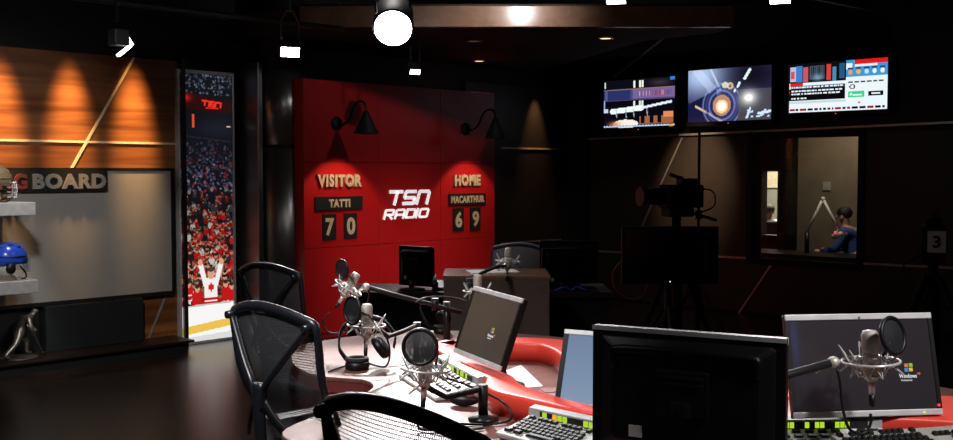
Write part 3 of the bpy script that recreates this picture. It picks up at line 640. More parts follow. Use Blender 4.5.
c.line(.69, .22, .75, .06, .016, (.9, .97, 1), 1, A); c.line(.61, .36, .63, .30, .014, (.9, .97, 1), 1, A); c.line(.57, .45, .58, .42, .012, (.9, .97, 1), 1, A)
for i in range(16): x = .66+.32*random.random(); y = .8+.15*random.random(); c.ell(x, y, .012, .02, (.8, .9, 1))
c.line(.76, .78, .72, .95, .012, (.85, .92, 1), 1, A); c.line(.86, .88, .99, .85, .014, (.85, .92, 1), 1, A)
tv(5.995, 2.405, 1.02, .575, c.a, 'wall television in the middle of the row, showing a glowing ringed eye shape')
c = Cv(132, 66, (.04, .05, .07)); WH = (.93, .97, 1)
c.rect(.02, .08, .06, .36, (.75, .75, .85)); c.rect(.03, .07, .15, .3, (.85, .3, .4)); c.rect(.08, .15, .04, .38, (.25, .5, .8)); c.rect(.16, .21, .08, .38, (.8, .35, .38)); c.rect(.23, .38, .06, .34, (.28, .33, .38))
for k in range(7): c.rect(.24+k*.02, .25+k*.02, .08, .32, (.12, .15, .18))
c.rect(.40, .45, .05, .37, (.85, .25, .22)); c.rect(.46, .50, .1, .4, (.3, .55, .7)); c.rect(.53, .58, .05, .35, (.15, .35, .5)); c.ell(.31, .3, .08, .1, (.5, .65, .75), .9, 1)
c.rect(.0, 1, .40, 1, WH); c.rect(.02, .16, .40, .45, (.9, .12, .12)); c.rect(.03, .59, .455, .52, (.2, .3, .4)); c.rect(.0, .59, .52, .76, (.02, .03, .04)); c.rect(.0, .02, .54, .6, (.9, .1, .1))
for r_, y in enumerate((.47, .55, .61, .70)):
    x = .04
    while x < (.55, .57, .54, .18)[r_]: wd = .01+.035*random.random(); c.rect(x, x+wd, y, y+.03, WH); x += wd+.01
c.rect(.60, 1, 0, .40, (.25, .6, .85)); c.rect(.68, 1, 0, .09, (.88, .1, .12)); c.rect(.68, .9, .09, .13, (.95, .95, .95)); c.rect(.60, .66, .06, .18, WH); c.rect(.60, 1, .33, .40, WH)
for x, col in ((.64, (.95, .65, .2)), (.72, (.98, .7, .2)), (.80, (.8, .9, 1)), (.875, WH), (.95, WH)): c.ell(x, .24, .022, .045, col); c.rect(x-.025, x+.025, .15, .18, (.1, .2, .4))
for x in (.62, .68, .74, .80, .86, .92): c.rect(x, x+.045, .42, .45, (.2, .25, .3))
c.rect(.60, 1, .46, .9, WH); c.ell(.66, .53, .03, .05, (.25, .25, .25)); c.ell(.66, .53, .018, .03, WH); c.rect(.62, .78, .62, .74, (.2, .85, .5)); c.ell(.65, .68, .012, .025, WH); c.rect(.67, .76, .68, .71, WH)
c.rect(.82, .96, .64, .73, (.05, .05, .06)); c.rect(.85, .93, .67, .70, WH); c.rect(.0, .6, .78, .82, (.8, .85, .9)); c.rect(.72, .74, .84, .87, (.9, .1, .1))
x = .02
while x < .97: wd = .02+.05*random.random(); c.rect(x, x+wd, .925, .975, random.choice([(.05, .06, .08), (.05, .06, .08), (.6, .1, .1)])); x += wd+.015
c.a[:, :2] = (.05, .06, .08)
tv(4.76, 2.425, 1.045, .50, c.a, 'wall television at right of the row, showing a bright news page with red header')

# ------------------------------------------------------------------ studio table and red console riser
out = [(2.60, 3.60), (2.50, 3.32), (2.535, 3.20), (2.575, 3.10), (2.53, 2.99), (2.43, 2.91), (2.28, 2.80), (2.05, 2.745), (1.88, 2.66), (1.83, 2.52), (1.90, 2.36), (2.04, 2.20), (2.08, 1.95), (1.98, 1.65), (1.93, 1.35),
       (2.0, 1.0), (2.25, .62), (2.8, .40), (3.5, .55), (3.95, 1.2), (4.05, 2.1), (3.98, 2.9), (3.84, 3.5), (3.62, 3.84), (3.39, 3.95), (3.10, 3.97), (2.86, 3.92)]
tp = [(p.x, p.y) for p in smooth_path([(x, y, 0) for x, y in out], 5, True)]
t = thing('studio_table', 'large curved red-brown studio table with scalloped sitting bays', 'table', (3.0, 2.2, 0))
loc_ = [(x-3.0, y-2.2) for x, y in tp]
def inset(P, k): return [(x*k, y*k) for x, y in P]
MB().prism(loc_, .722, .74).build('tabletop', M['laminate'], t, bevel=.004)
MB().prism([(x*.995, y*.995) for x, y in loc_], .68, .7215).build('edge_band', M['tableedge'], t)
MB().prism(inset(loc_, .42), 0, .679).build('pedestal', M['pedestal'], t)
def sweep(path, widths, z0, z1, rad=.012):
    P = [Vector((x, y, 0)) for x, y in path]; m = MB(); rows = []
    for i, p in enumerate(P):
        d = (P[min(i+1, len(P)-1)]-P[max(i-1, 0)]).normalized(); nrm = Vector((-d.y, d.x, 0)); h = widths[i]/2
        pr = [(-h, z0), (-h, z1-rad)]+[(-h+rad*(1-math.cos(a)), z1-rad+rad*math.sin(a)) for a in [PI/2*k/4 for k in range(1, 5)]]
        pr += [(-x, z) for x, z in pr[::-1]]
        rows.append([tuple(p+nrm*x+Vector((0, 0, z))) for x, z in pr])
    m.grid(rows); n = len(rows[0]); b = (len(rows)-1)*n
    m.f += [tuple(range(n)), tuple(range(b, b+n))[::-1]]; m.s += [False, False]
    m.f += [(i*n, (i+1)*n, (i+1)*n+n-1, i*n+n-1) for i in range(len(rows)-1)]; m.s += [False]*(len(rows)-1)
    return m
near = [(3.14, 3.16, .12), (3.06, 3.14, .11), (2.985, 3.05, .10), (2.92, 2.93, .10), (2.82, 2.74, .095), (2.735, 2.58, .095), (2.70, 2.49, .10), (2.625, 2.41, .12), (2.575, 2.32, .13), (2.555, 2.21, .11), (2.54, 2.10, .09), (2.53, 1.95, .09), (2.60, 1.76, .10), (2.78, 1.60, .14), (3.02, 1.46, .24), (3.24, 1.26, .34), (3.40, 1.0, .38), (3.52, .78, .38)]
far = [(3.05, 3.13, .11), (3.14, 3.12, .13), (3.25, 3.06, .15), (3.36, 2.96, .16), (3.41, 2.84, .16), (3.36, 2.70, .16), (3.25, 2.56, .15), (3.15, 2.42, .15), (3.12, 2.2, .15), (3.13, 1.95, .15), (3.17, 1.7, .18), (3.22, 1.45, .2)]
t = thing('console_riser', 'glossy red raised ring winding around the middle of the studio table', 'desk riser', (2.6, 2.2, .7405))
for pth in (near, far):
    sp = smooth_path(pth, 5)
    sweep([(p.x-2.6, p.y-2.2) for p in sp], [p.z for p in sp], 0, .08).build('near_curve' if pth is near else 'far_curve', M['redconsole'], t)

# ------------------------------------------------------------------ mixing consoles
def console(loc, rz, wd, dp, label, lit, group='broadcast mixing consoles on the table'):
    # local: x along the console, +y to the back where the display strip stands
    t = thing('mixing_console', label, 'mixing console', loc, rz, group)
    z0, zb = .012, .062
    MB().hexa([(-wd/2, -dp/2, 0), (wd/2, -dp/2, 0), (wd/2, dp/2-.03, 0), (-wd/2, dp/2-.03, 0)], [(-wd/2, -dp/2, z0), (wd/2, -dp/2, z0), (wd/2, dp/2-.03, zb-.012), (-wd/2, dp/2-.03, zb-.012)]).build('keypad_body', M['white'], t, bevel=.004)
    MB().hexa([(-wd/2, dp/2-.035, 0), (wd/2, dp/2-.035, 0), (wd/2, dp/2, 0), (-wd/2, dp/2, 0)], [(-wd/2, dp/2-.03, zb+.012), (wd/2, dp/2-.03, zb+.012), (wd/2, dp/2, zb+.018), (-wd/2, dp/2, zb+.018)]).build('display_strip', M['consoleface'], t, bevel=.002)
    MB().hexa([(-wd*.40, dp/2-.0362, .032), (wd*.40, dp/2-.0362, .032), (wd*.40, dp/2-.034, .032), (-wd*.40, dp/2-.034, .032)], [(-wd*.40, dp/2-.0352, zb+.008), (wd*.40, dp/2-.0352, zb+.008), (wd*.40, dp/2-.033, zb+.008), (-wd*.40, dp/2-.033, zb+.008)]).build('display_window', M['blackcard'], t)
    n = len(lit)
    for i, ch_ in enumerate(lit):
        if ch_ == ' ': continue
        x = -wd*.38+wd*.76*(i+.5)/n; q = wd*.76/n*.40
        MB().hexa([(x-q, dp/2-.0385, zb-.010), (x+q, dp/2-.0385, zb-.010), (x+q, dp/2-.034, zb-.010), (x-q, dp/2-.034, zb-.010)], [(x-q, dp/2-.0375, zb+.007), (x+q, dp/2-.0375, zb+.007), (x+q, dp/2-.033, zb+.007), (x-q, dp/2-.033, zb+.007)]).build('lit_button', M['key_orange'] if ch_ == 'o' else M['key_green'] if ch_ == 'g' else M['key'], t)
    sl = math.atan((zb-.012-z0)/(dp-.03))
    for r_ in range(4):
        for k in range(11):
            y = -dp/2+.025+r_*(dp-.08)/3; x = -wd/2+.035+k*(wd-.07)/10
            if (r_*7+k*3) % 5 == 0: continue
            z = z0+(y+dp/2)*math.tan(sl)
            MB().cbox((x, y, z+.005), ((wd-.07)/10*.62, (dp-.08)/3*.45, .008), rot(sl)).build('key', M['key'], t)
    return t
console((2.685, 2.785, .741), math.atan2(-.42, -.20)+0, .46, .19, 'white mixing console with green lit display below the tilted square screen', '  gg gggg  g gg g  ')
console((2.365, 1.86, .741), RAD(-90), .50, .17, 'mixing console with green and orange buttons behind the nearest keyboard', 'g ogg   ggg  gggg g')
console((2.835, 1.375, .741), math.atan2(-.185, .195), .46, .15, 'mixing console with a row of yellow buttons in front of the right screen', 'gkogkkggg kgkggkkggg   ')
def keyboard(loc, rz, pitch, label):
    t = thing('keyboard', label, 'keyboard', loc, rz, 'computer keyboards on the table'); R = rot(pitch)
    MB().box(-.225, .225, -.08, .08, 0, .018).xf(R).build('case', M['kbbody'], t, bevel=.005)
    k0 = None
    def key(x, y, wx, wy=.0155):
        nonlocal k0
        if k0 is None or abs(wx-.0165) > 1e-6:
            o = MB().hexa([(-wx/2, -wy/2, 0), (wx/2, -wy/2, 0), (wx/2, wy/2, 0), (-wx/2, wy/2, 0)], [(-wx/2*.8, -wy/2*.75, .009), (wx/2*.8, -wy/2*.75, .009), (wx/2*.8, wy/2*.9, .009), (-wx/2*.8, wy/2*.9, .009)]).build('key', M['key'], t)
            if k0 is None: k0 = o
        else: o = k0.copy(); C.objects.link(o); o.parent = t
        o.location = R @ Vector((x, y, .018)); o.rotation_euler = (pitch, 0, 0)
    for r_, (y, off) in enumerate(((.062, 0), (.032, 0), (.012, .008), (-.008, .012), (-.028, .018))):
        for k in range(13):
            x = -.205+off+k*.0195
            if r_ == 0 and k in (1, 6, 11): continue
            key(x, y, .0165)
    for x, wd in ((-.195, .028), (-.155, .028), (-.06, .12), (.035, .028)): key(x, -.05, wd)
    for r_ in range(4):
        for k in range(3): key(.150+k*.021, .032-.02*r_, .0165)
    for k in range(3): key(.085+k*.019, .032, .0165); key(.085+k*.019, -.05, .0165)
    return t
keyboard((2.325, 1.875, .762), RAD(-94), RAD(9), 'beige keyboard with black keys beside the large monitor seen from behind')
keyboard((2.925, 1.11, .776), math.atan2(-.18, .29), RAD(14), 'beige keyboard with black keys at the right end under the right screen')

# ------------------------------------------------------------------ desk monitors
def monitor(name, label, ploc, rz, rx, wd, h, zb, arr=None, bez=(.012, .018), side='black', bezm='silver', thick=.05, group='flat computer monitors on the desks', back=False, ry=0, yoff=None):
    t = thing(name, label, 'monitor', (ploc[0], ploc[1], zb), rz, group); P = T(0, 0, ploc[2]-zb) @ rot(rx, ry); b0, b1 = bez
    MB().box(-wd/2, wd/2, .004, .022, -h/2, h/2).xf(P).build('bezel', M[side], t, bevel=.003)
    MB().box(-wd/2, wd/2, -.004, .0035, h/2-b1, h/2).xf(P).build('top_bezel', M[bezm], t, bevel=.002)
    MB().box(-wd/2, wd/2, -.004, .0035, -h/2, -h/2+b1).xf(P).build('bottom_bezel', M[bezm], t, bevel=.002)
    for q0, q1 in ((-wd/2, -wd/2+b0), (wd/2-b0, wd/2)): MB().box(q0, q1, -.003, .0035, -h/2+b1, h/2-b1).xf(P).build('side_bezel', M[side], t)
    bw, bh = wd/2-.02, h/2-.02
    MB().hexa([(-bw, .022, -bh), (bw, .022, -bh), (bw, .022, bh), (-bw, .022, bh)], [(-bw*.82, thick, -bh*.8), (bw*.82, thick, -bh*.8), (bw*.82, thick, bh*.8), (-bw*.82, thick, bh*.8)]).xf(P).build('back_shell', M['black'], t, bevel=.008)
    if arr is not None: screen_mesh('screen', arr, wd-2*b0, h-2*b1, M['screen'], t, P @ T(0, .0008, 0))
    else: MB().box(-wd/2+b0, wd/2-b0, .001, .0035, -h/2+b1, h/2-b1).xf(P).build('screen', M['offscreen'], t)
    pc = P @ Vector((0, thick, -h*(.44 if back else .15))); yb = pc.y+.03 if yoff is None else yoff
    MB().tube([(0, yb, .012), (0, yb-.02, .06), (0, pc.y+.01, pc.z-.0)], [(.022, .012)]*3, 10, flat=(1, 0, 0)).build('stand_neck', M['black'], t)
    MB().lathe([(.085, 0), (.085, .008), (.04, .014)], 28).xf(T(0, yb-.02, 0)).build('stand_base', M['black'], t)
    if back:
        MB().box(-wd*.14, wd*.14, thick, thick+.012, -h*.14, h*.22).xf(P).build('mount_cover', M['black'], t, bevel=.006)
        for k in range(2): MB().box(-wd*.11, wd*.11, thick+.012, thick+.017, h*(.10+.05*k), h*(.125+.05*k)).xf(P).build('vent_rib', M['matte'], t, bevel=.002)
        MB().tube(smooth_path([(-wd*.36, .04, h*.2), (-wd*.37, .045, h*.3), (-wd*.3, .046, h*.345), (wd*.3, .046, h*.345), (wd*.37, .045, h*.3), (wd*.36, .04, h*.2)], 5), .012, 8).xf(P).build('back_ridge', M['black'], t)
        MB().box(-.026, .026, thick+.012, thick+.0145, -h*.135, -h*.02).xf(P @ T(0, 0, 0)).build('logo_badge', M['chairframe'], t)
        MB().lathe([(.019, 0), (.019, .002)], 24, rot(RAD(-90))).xf(P @ T(0, thick+.0145, -h*.078)).build('logo_disc', M['key'], t)
        txt('hp', .022, .024, .001, .01, .3).xf(Matrix.Rotation(PI, 4, 'Z')).xf(P @ T(0, thick+.0175, -h*.078)).build('logo_lettering', M['chairframe'], t)
        MB().box(wd*.21, wd*.28, thick, thick+.002, -h*.33, -h*.24).xf(P).build('sticker', M['paper'], t)
        if wd > .45: MB().box(-wd/2, wd/2, .0222, .0245, h/2-.011, h/2+.0005).xf(P).build('top_trim', M['silver'], t)
    return t, P
# nearest, seen from behind
monitor('desk_monitor', 'large black monitor seen from behind, nearest the camera', (2.256, 1.431, .980), RAD(106.3), 0, .50, .335, .741, None, back=True, thick=.045)
def scr(w_, h_, base): return Cv(w_, h_, base)
def flag(c, x, y, s, asp):
    for dx, dy, col in ((-.5, -.5, (.9, .35, .15)), (.55, -.6, (.45, .75, .2)), (-.6, .5, (.25, .5, .9)), (.45, .4, (.95, .8, .2))): c.ell(x+dx*s, y+dy*s*asp, s*.5, s*.5*asp, col)
# right screen
c = scr(140, 86, (.11, .085, .10)); c.ell(.5, .6, .5, .6, (.125, .10, .115), .8, 1); c.ell(.03, .2, .05, .5, (.2, .25, .5), .5, 1)
t, P = monitor('desk_monitor', 'dark widescreen monitor with a small four-coloured flag logo, at far right', (3.016, 1.303, .974), RAD(-39.3), RAD(-14.8), .465, .306, .8205, c.a)
sc = [('pane_red', -.008, .0075, 'e_red', (.9, .25, .08)), ('pane_green', .008, .0085, 'e_green', (.35, .65, .08)), ('pane_blue', -.009, -.0075, 'e_blue', (.12, .3, .85)), ('pane_yellow', .007, -.0065, 'e_yellow', (.9, .65, .08))]
for nm, dx, dz, mn, col in sc:
    M[mn] = emit_mat(mn, col, .75)
M['e_text'] = emit_mat('white_screen_lettering', (.8, .82, .85), .9)
def screen_logo(t, P, x, z, k, word=True, gain=1.0):
    for nm, dx, dz, mn, col in sc:
        MB().add([(x+(dx-.006)*k, -.0006, z+(dz-.0060)*k), (x+(dx+.007)*k, -.0006, z+(dz-.0055)*k), (x+(dx+.006)*k, -.0006, z+(dz+.0065)*k), (x+(dx-.007)*k, -.0006, z+(dz+.0060)*k)], [(0, 1, 2, 3)]).xf(P).build('logo_pane', M[mn], t)
    if word:
        txt('Windows', .062*k, .014*k, .0002, .02).xf(P @ T(x-.006*k, -.0006, z-.027*k)).build('logo_lettering', M['e_text'], t)
        txt('xp', .012*k, .009*k, .0002, .02).xf(P @ T(x+.033*k, -.0006, z-.021*k)).build('logo_lettering', M['e_red'], t)
        txt('Professional', .038*k, .006*k, .0002, .01).xf(P @ T(x-.012*k, -.0006, z-.041*k)).build('logo_lettering', M['e_text'], t)
screen_logo(t, P, .142, -.012, .9)
MB().box(.17, .176, -.0055, -.004, -.147, -.143).xf(P).build('indicator_led', M['led_green'], t)
MB().lathe([(.0045, 0), (.0045, .002)], 14, rot(RAD(90))).xf(P @ T(.222, -.003, -.125)).build('sticker', M['led_red'], t)
MB().lathe([(.0035, 0), (.0035, .001)], 14, rot(RAD(90))).xf(P @ T(0, -.004, .140)).build('badge', M['redsign'], t)
# tilted middle screen
c = scr(110, 70, (.26, .215, .175)); c.ell(.4, .2, .6, .7, (.28, .235, .19), .8, 1); c.ell(.9, .9, .5, .5, (.20, .17, .135), .8, 1)
t, P = monitor('desk_monitor', 'silver-edged monitor tilted sharply back with dull brown screen, behind the white console', (2.795, 2.645, .973), RAD(-110.5), RAD(-19.6), .41, .27, .7425, c.a, ry=RAD(.6), yoff=.085)
screen_logo(t, P, .055, -.008, .75)
# pale blue screen
c = scr(90, 60, (.40, .48, .60)); c.mix(c.Y, (.52, .60, .70), .8); c.ell(.3, .3, .02, .03, (.3, .4, .5), .8); c.ell(.45, .7, .02, .03, (.3, .4, .5), .8)
monitor('desk_monitor', 'monitor with a lit pale blue screen, beside the nearest black monitor', (2.69, 1.98, .905), RAD(-74.8), RAD(-19.1), .385, .255, .741, c.a, bez=(.017, .016))

# ------------------------------------------------------------------ office chairs
def make_chair(label):
    t = thing('office_chair', label, 'chair', (0, 0, 0), 0, 'black mesh-back office chairs')      # faces +X, back at x = -.27
    def bx(z, y): return -.0+ -.30-.10*(z-.62)+.05*math.cos(y/.25*1.2)*-1+.05-.06*math.exp(-((z-.70)/.12)**2)*-1
    def hw(z):
        return .236+.014*min(1, max(0, (z-.58)/.42))
    outl = []
    zb_, zt = .60, 1.065
    for k in range(9): y = -hw(zb_)+.05+2*(hw(zb_)-.05)*k/8; outl.append((y, zb_-.015+.03*(y/.2)**2))
    for k in range(9): z = zb_+.05+(zt-zb_-.09)*k/8; outl.append((hw(z), z))
    for k in range(13): y = hw(zt)*(1-2*k/12)*.97; outl.append((y, zt+.045*(1-(y/.245)**2)+.0))
    for k in range(9): z = zt-.04-(zt-zb_-.09)*k/8; outl.append((-hw(z), z))
    pts = smooth_path([(bx(z, y), y, z) for y, z in outl], 2, True)
    rr = [((.018 if p.z > 1.05 else .012), (.013 if p.z > 1.05 else .015)) for p in pts]
    MB().tube(pts, rr, 10, True, flat=(0, 0, 1)).build('back_frame', M['chairframe'], t)
    rows = []; uvs = []
    for i in range(17):
        f_ = i/16; row = []
        for k in range(17):
            g = -1+2*k/16
            z = zb_+(zt+.045*(1-g*g)-zb_)*f_ + (1-f_)*(.03*g*g-.012); y = g*hw(z)*.985
            row.append((bx(z, y), y, z))
        rows.append(row)
    net = MB().grid(rows).build('mesh_panel', M['net'], t)
    uv = net.data.uv_layers.new(name='UVMap')
    for lp_ in net.data.loops: co = net.data.vertices[lp_.vertex_index].co; uv.data[lp_.index].uv = (co.y, co.z)
    xo = -.055
    jn = (-.355, 0, .835)
    for sy in (-1, 1):
        MB().tube(smooth_path([(bx(1.06, .225)-.012, sy*.224, 1.056), (bx(1.0, .17)-.022, sy*.165, .992), (-.360, sy*.095, .917), (-.368, sy*.035, .85), (-.365, sy*.02, .77)], 5), [(.013, .010)]*21, 8, flat=(1, 0, 0)).build('back_arm', M['chairframe'], t)
        MB().lathe([(.013, -.024), (.016, 0), (.013, .012)], 14, rot(0, RAD(90))).xf(T(bx(1.06, .225)-.01, sy*.228, 1.06)).build('back_knob', M['chairframe'], t)
        MB().tube(smooth_path([(-.365, sy*.02, .80), (-.352, sy*.07, .745), (-.325, sy*.13, .69), (-.292, sy*.185, .655)], 5), [(.018, .008)]*16, 8, flat=(0, 0, 1)).build('lumbar_arm', M['black'], t)
    MB().tube(smooth_path([(-.370, 0, .86), (-.366, 0, .74), (-.35, 0, .60), (-.29, 0, .46), (-.16, 0, .405), (0, 0, .40)], 6), [(.030, .014)]*13+[(.034, .018)]*18, 10, flat=(0, 1, 0)).build('spine', M['chairframe'], t)
    m = MB(); rows = []
    for x, z, hw_ in ((-.23, .455, .20), (-.20, .475, .225), (0, .475, .24), (.16, .478, .235), (.22, .465, .22), (.25, .44, .19)): rows.append([(x, -hw_, z-.03), (x, -hw_*.9, z-.002), (x, 0, z-.012), (x, hw_*.9, z-.002), (x, hw_, z-.03)])
    s_ = m.grid(rows).build('seat', M['fabric'], t); sm = s_.modifiers.new('solid', 'SOLIDIFY'); sm.thickness = .05; sb = s_.modifiers.new('sub', 'SUBSURF'); sb.levels = 1; sb.render_levels = 2
    for sy in (-1, 1):
        MB().tube(smooth_path([(-.02, sy*.16, .42), (-.02, sy*.26, .42), (-.03, sy*.285, .50), (-.03, sy*.285, .63)], 4), .016, 8).build('arm_post', M['chairframe'], t)
        MB().box(-.16, .12, sy*.285-.04, sy*.285+.04, .63, .66).build('arm_pad', M['black'], t, bevel=.012)
    MB().box(-.12, .12, -.10, .10, .385, .43).build('tilt_mechanism', M['black'], t, bevel=.01)
    MB().lathe([(.030, .09), (.030, .25), (.020, .25), (.020, .385)], 16).build('gas_column', M['black'], t)
    for k in range(5):
        a = 2*PI*k/5+.3; d = Vector((math.cos(a), math.sin(a), 0))
        lg = MB().tube([d*.03+Vector((0, 0, .105)), d*.18+Vector((0, 0, .095)), d*.31+Vector((0, 0, .075))], [(.024, .018), (.02, .015), (.015, .012)], 8, flat=(0, 0, 1)).build('leg', M['black'], t)
        MB().lathe([(.028, -.018), (.030, 0), (.028, .018)], 14, rot(RAD(90), 0, 0)).xf(T(*(d*.30), 0) @ T(0, 0, .031) @ Matrix.Rotation(a, 4, 'Z')).build('caster', M['black'], lg)
    return t
def atp_(s_, d): return (.6947*s_+.7193*d, -.7193*s_+.6947*d, 0)
ch1 = make_chair('black mesh office chair nearest the crowd picture, drawn into the left table bay')
ch1.location = (2.29, 2.835, 0); ch1.rotation_euler = (0, 0, RAD(-2))
dup(ch1, (1.622, 1.448, 0), RAD(-2), 'black mesh office chair in the foreground, only its curved top rim showing')
ch2 = dup(ch1, (3.39, 4.49, 0), RAD(4), 'black mesh office chair at the far side behind the leftmost chair'); ch2.scale = (.96, .96, .965)
ch4 = dup(ch1, atp_(.20, 7.92), RAD(44+180-28), 'black mesh office chair behind the brown cabinet in front of the red wall')
ch4.scale = (.95, .95, .88)

# ------------------------------------------------------------------ microphones
def mic(name, loc, rz, label, pop=(0, .08, .055), poprot=(0, 0), size=1.0, tilt=(0, 0), poprad=.052):
    t = thing(name, label, 'microphone', loc, rz, 'studio condenser microphones'); t.scale = (size,)*3; R = rot(RAD(tilt[0]), RAD(tilt[1]))
    MB().lathe([(.011, -.068), (.018, -.064), (.0225, -.05), (.0225, .012), (.022, .014)], 20).xf(R).build('body', M['nickel'], t)
    MB().lathe([(.022, .014), (.0235, .026), (.0235, .062), (.019, .074), (.002, .078)], 20).xf(R).build('grille', M['grille'], t)
    ring = lambda r, z, q: MB().tube([(r*math.cos(2*PI*k/24), r*math.sin(2*PI*k/24), z) for k in range(24)], q, 6, True)
    for zz in (0, -.05): ring(.030, zz, .004).xf(R).build('inner_ring', M['chrome'], t)
    ring(.078, -.012, .0042).xf(R).build('outer_ring', M['chrome'], t)
    m = MB()
    for k in range(6):
        a0, a1, a2 = RAD(60*k), RAD(60*k+30), RAD(60*k+60)
        m.tube([(.034*math.cos(a0), .034*math.sin(a0), -.055), (.085*math.cos(a1), .085*math.sin(a1), .03), (.034*math.cos(a2), .034*math.sin(a2), -.055)], .0026, 5)
        m.tube([(.032*math.cos(a0), .032*math.sin(a0), .004), (.085*math.cos(a1), .085*math.sin(a1), -.045), (.032*math.cos(a2), .032*math.sin(a2), .004)], .0026, 5)
    m.xf(R).build('shock_mount', M['chrome'], t)
    MB().lathe([(.009, -.105), (.0095, -.08), (.011, -.068)], 14).xf(R).build('connector', M['chrome'], t)
    MB().lathe([(.006, -.140), (.008, -.132), (.009, -.105)], 12).xf(R).build('cable_plug', M['black'], t)
    if pop:
        Q = R @ T(*pop) @ rot(0, 0, RAD(poprot[0])) @ rot(RAD(90+poprot[1]))
        pf = MB().tube([(poprad*math.cos(2*PI*k/28), poprad*math.sin(2*PI*k/28), 0) for k in range(28)], (.006), 8, True).xf(Q).build('pop_filter', M['black'], t)
        nt_ = MB().lathe([(.001, .006), (poprad*.5, .004), (poprad*.98, 0)], 28, cap=False).xf(Q).build('pop_net', M['popnet'], pf)
        uv = nt_.data.uv_layers.new(name='UVMap')
        for lp_ in nt_.data.loops: co = nt_.data.vertices[lp_.vertex_index].co; uv.data[lp_.index].uv = (co.x+co.y, co.z)
        MB().tube([R @ Vector((.0, .0, -.0))+Vector((.031, 0, 0)), (Q @ Vector((poprad, 0, 0))+R @ Vector((.04, 0, .02)))/2, Q @ Vector((poprad, 0, 0))], .004, 6).build('pop_clip', M['black'], t)
    return t
FACE = RAD(-46)        # local -Y towards the camera position
mic('condenser_microphone', (2.838, 1.206, 1.032), FACE, 'silver microphone in spider mount before the right screen, pop filter raised', (.035, -.075, .070), (35, -12), 1.0, (0, -3), .05)
mic('condenser_microphone', (2.196, 2.341, .95), FACE, 'silver microphone with a large round pop filter, nearest in front of the tilted screen', (-.018, -.07, .066), (-12, -8), 1.0, (0, 4), .053)
mic('condenser_microphone', (2.598, 3.107, .963), FACE, 'silver microphone over the headphones, pop filter at its upper left', (-.052, -.07, .055), (-48, 0), .95, (0, 2), .055)
mic('condenser_microphone', (2.905, 3.59, 1.045), FACE, 'silver microphone leaning on a boom in front of the red wall', (-.075, -.05, .06), (-40, 25), .85, (0, 32), .05)
mic('condenser_microphone', (3.60, 3.47, .985), FACE, 'small silver microphone showing just above the tilted screen', None, (0, 0), .9, (0, 0))
mic('condenser_microphone', (4.43, 4.026, 1.045), FACE, 'farthest silver microphone, standing up before the distant chair', None, (0, 0), .9, (0, 4))
def boom(label, path, r, base=None, knob=None, clutch=None, mt='matte'):
    b = base or path[0]; t = thing('microphone_boom', label, 'microphone arm', b, 0, 'black microphone booms'); o = Vector(b)
    MB().tube([Vector(p)-o for p in path], r, 10).build('arm', M[mt], t)
    e = Vector(path[-1])-o
    MB().ball(e, (.018, .018, .016)).build('knuckle', M['nickel'], t)
    MB().tube([e+Vector((-.01, .01, -.0)), e+Vector((-.035, .035, -.03))], .004, 6).build('lever', M['nickel'], t)
    for p in (clutch or []): MB().tube([Vector(p)-o+Vector((0, 0, -.025)), Vector(p)-o+Vector((0, 0, .03))], .017, 10).build('clutch', M['black'], t)
    if base:
        top = path[0] if not clutch else clutch[0]
        MB().lathe([(.048, 0), (.05, .006), (.024, .012), (.020, .018)], 24).build('base_flange', M['chairframe'], t)
        MB().tube([(0, 0, .015), (0, 0, top[2]-b[2]+.012)], .0165, 14).build('post', M['black'], t)
    return t
boom('black boom reaching in from behind the nearest monitor to the right microphone', [(2.42, 1.48, .935), (2.50, 1.433, .960), (2.62, 1.365, .985), (2.765, 1.28, 1.018)], .012, base=(2.42, 1.48, .741))
boom('short black desk arm on a round flange, holding the pop-filter microphone', [(2.425, 2.312, .845), (2.39, 2.315, .842), (2.28, 2.335, .835), (2.225, 2.345, .865), (2.20, 2.35, .885)], .010, base=(2.425, 2.312, .741))
boom('black boom over the headphones, ending at their microphone', [(2.97, 3.22, .90), (2.84, 3.16, .895), (2.72, 3.12, .89), (2.645, 3.125, .945)], .009, base=(2.97, 3.22, .741))
boom('long black boom slanting up towards the red wall', [(3.30, 3.28, .915), (3.20, 3.385, .955), (3.05, 3.47, 1.005), (2.955, 3.535, 1.04)], .010, base=(3.27, 3.345, .741), clutch=[(3.22, 3.37, .95)])
boom('thin black boom above the tilted screen, reaching to the farthest microphone', [(3.72, 3.64, .99), (3.95, 3.78, 1.015), (4.25, 3.94, 1.02), (4.40, 4.01, 1.01)], .009, base=(3.68, 3.60, .741), clutch=[(3.72, 3.64, .985)])
def cable(label, pts, r=.0042, mt='black', n=8):
    return tag(MB().tube(smooth_path(pts, n), r, 6).build('cable', M[mt]), label, 'cable')
cable('black cable looping under the right microphone', [(2.836, 1.202, .873), (2.832, 1.20, .845), (2.81, 1.21, .82), (2.775, 1.235, .835), (2.76, 1.25, .90), (2.755, 1.255, .96), (2.75, 1.262, 1.002)])
cable('black cable dropping from the pop-filter microphone to the table', [(2.175, 2.352, .77), (2.172, 2.35, .757), (2.18, 2.34, .748), (2.25, 2.26, .746), (2.33, 2.22, .746)])
cable('black cable curling round the short flanged arm', [(2.28, 2.42, .90), (2.38, 2.36, .86), (2.47, 2.27, .80), (2.46, 2.22, .755), (2.38, 2.24, .746), (2.30, 2.34, .746)])
cable('black cable hanging under the microphone over the headphones', [(2.585, 3.12, .79), (2.60, 3.11, .80), (2.68, 3.09, .78), (2.72, 3.11, .84), (2.70, 3.13, .93), (2.66, 3.125, .955)])
cable('black cable hanging from the leaning microphone', [(2.825, 3.63, .93), (2.80, 3.65, .89), (2.82, 3.62, .84), (2.90, 3.55, .86), (2.96, 3.53, .98), (2.965, 3.53, 1.03)])
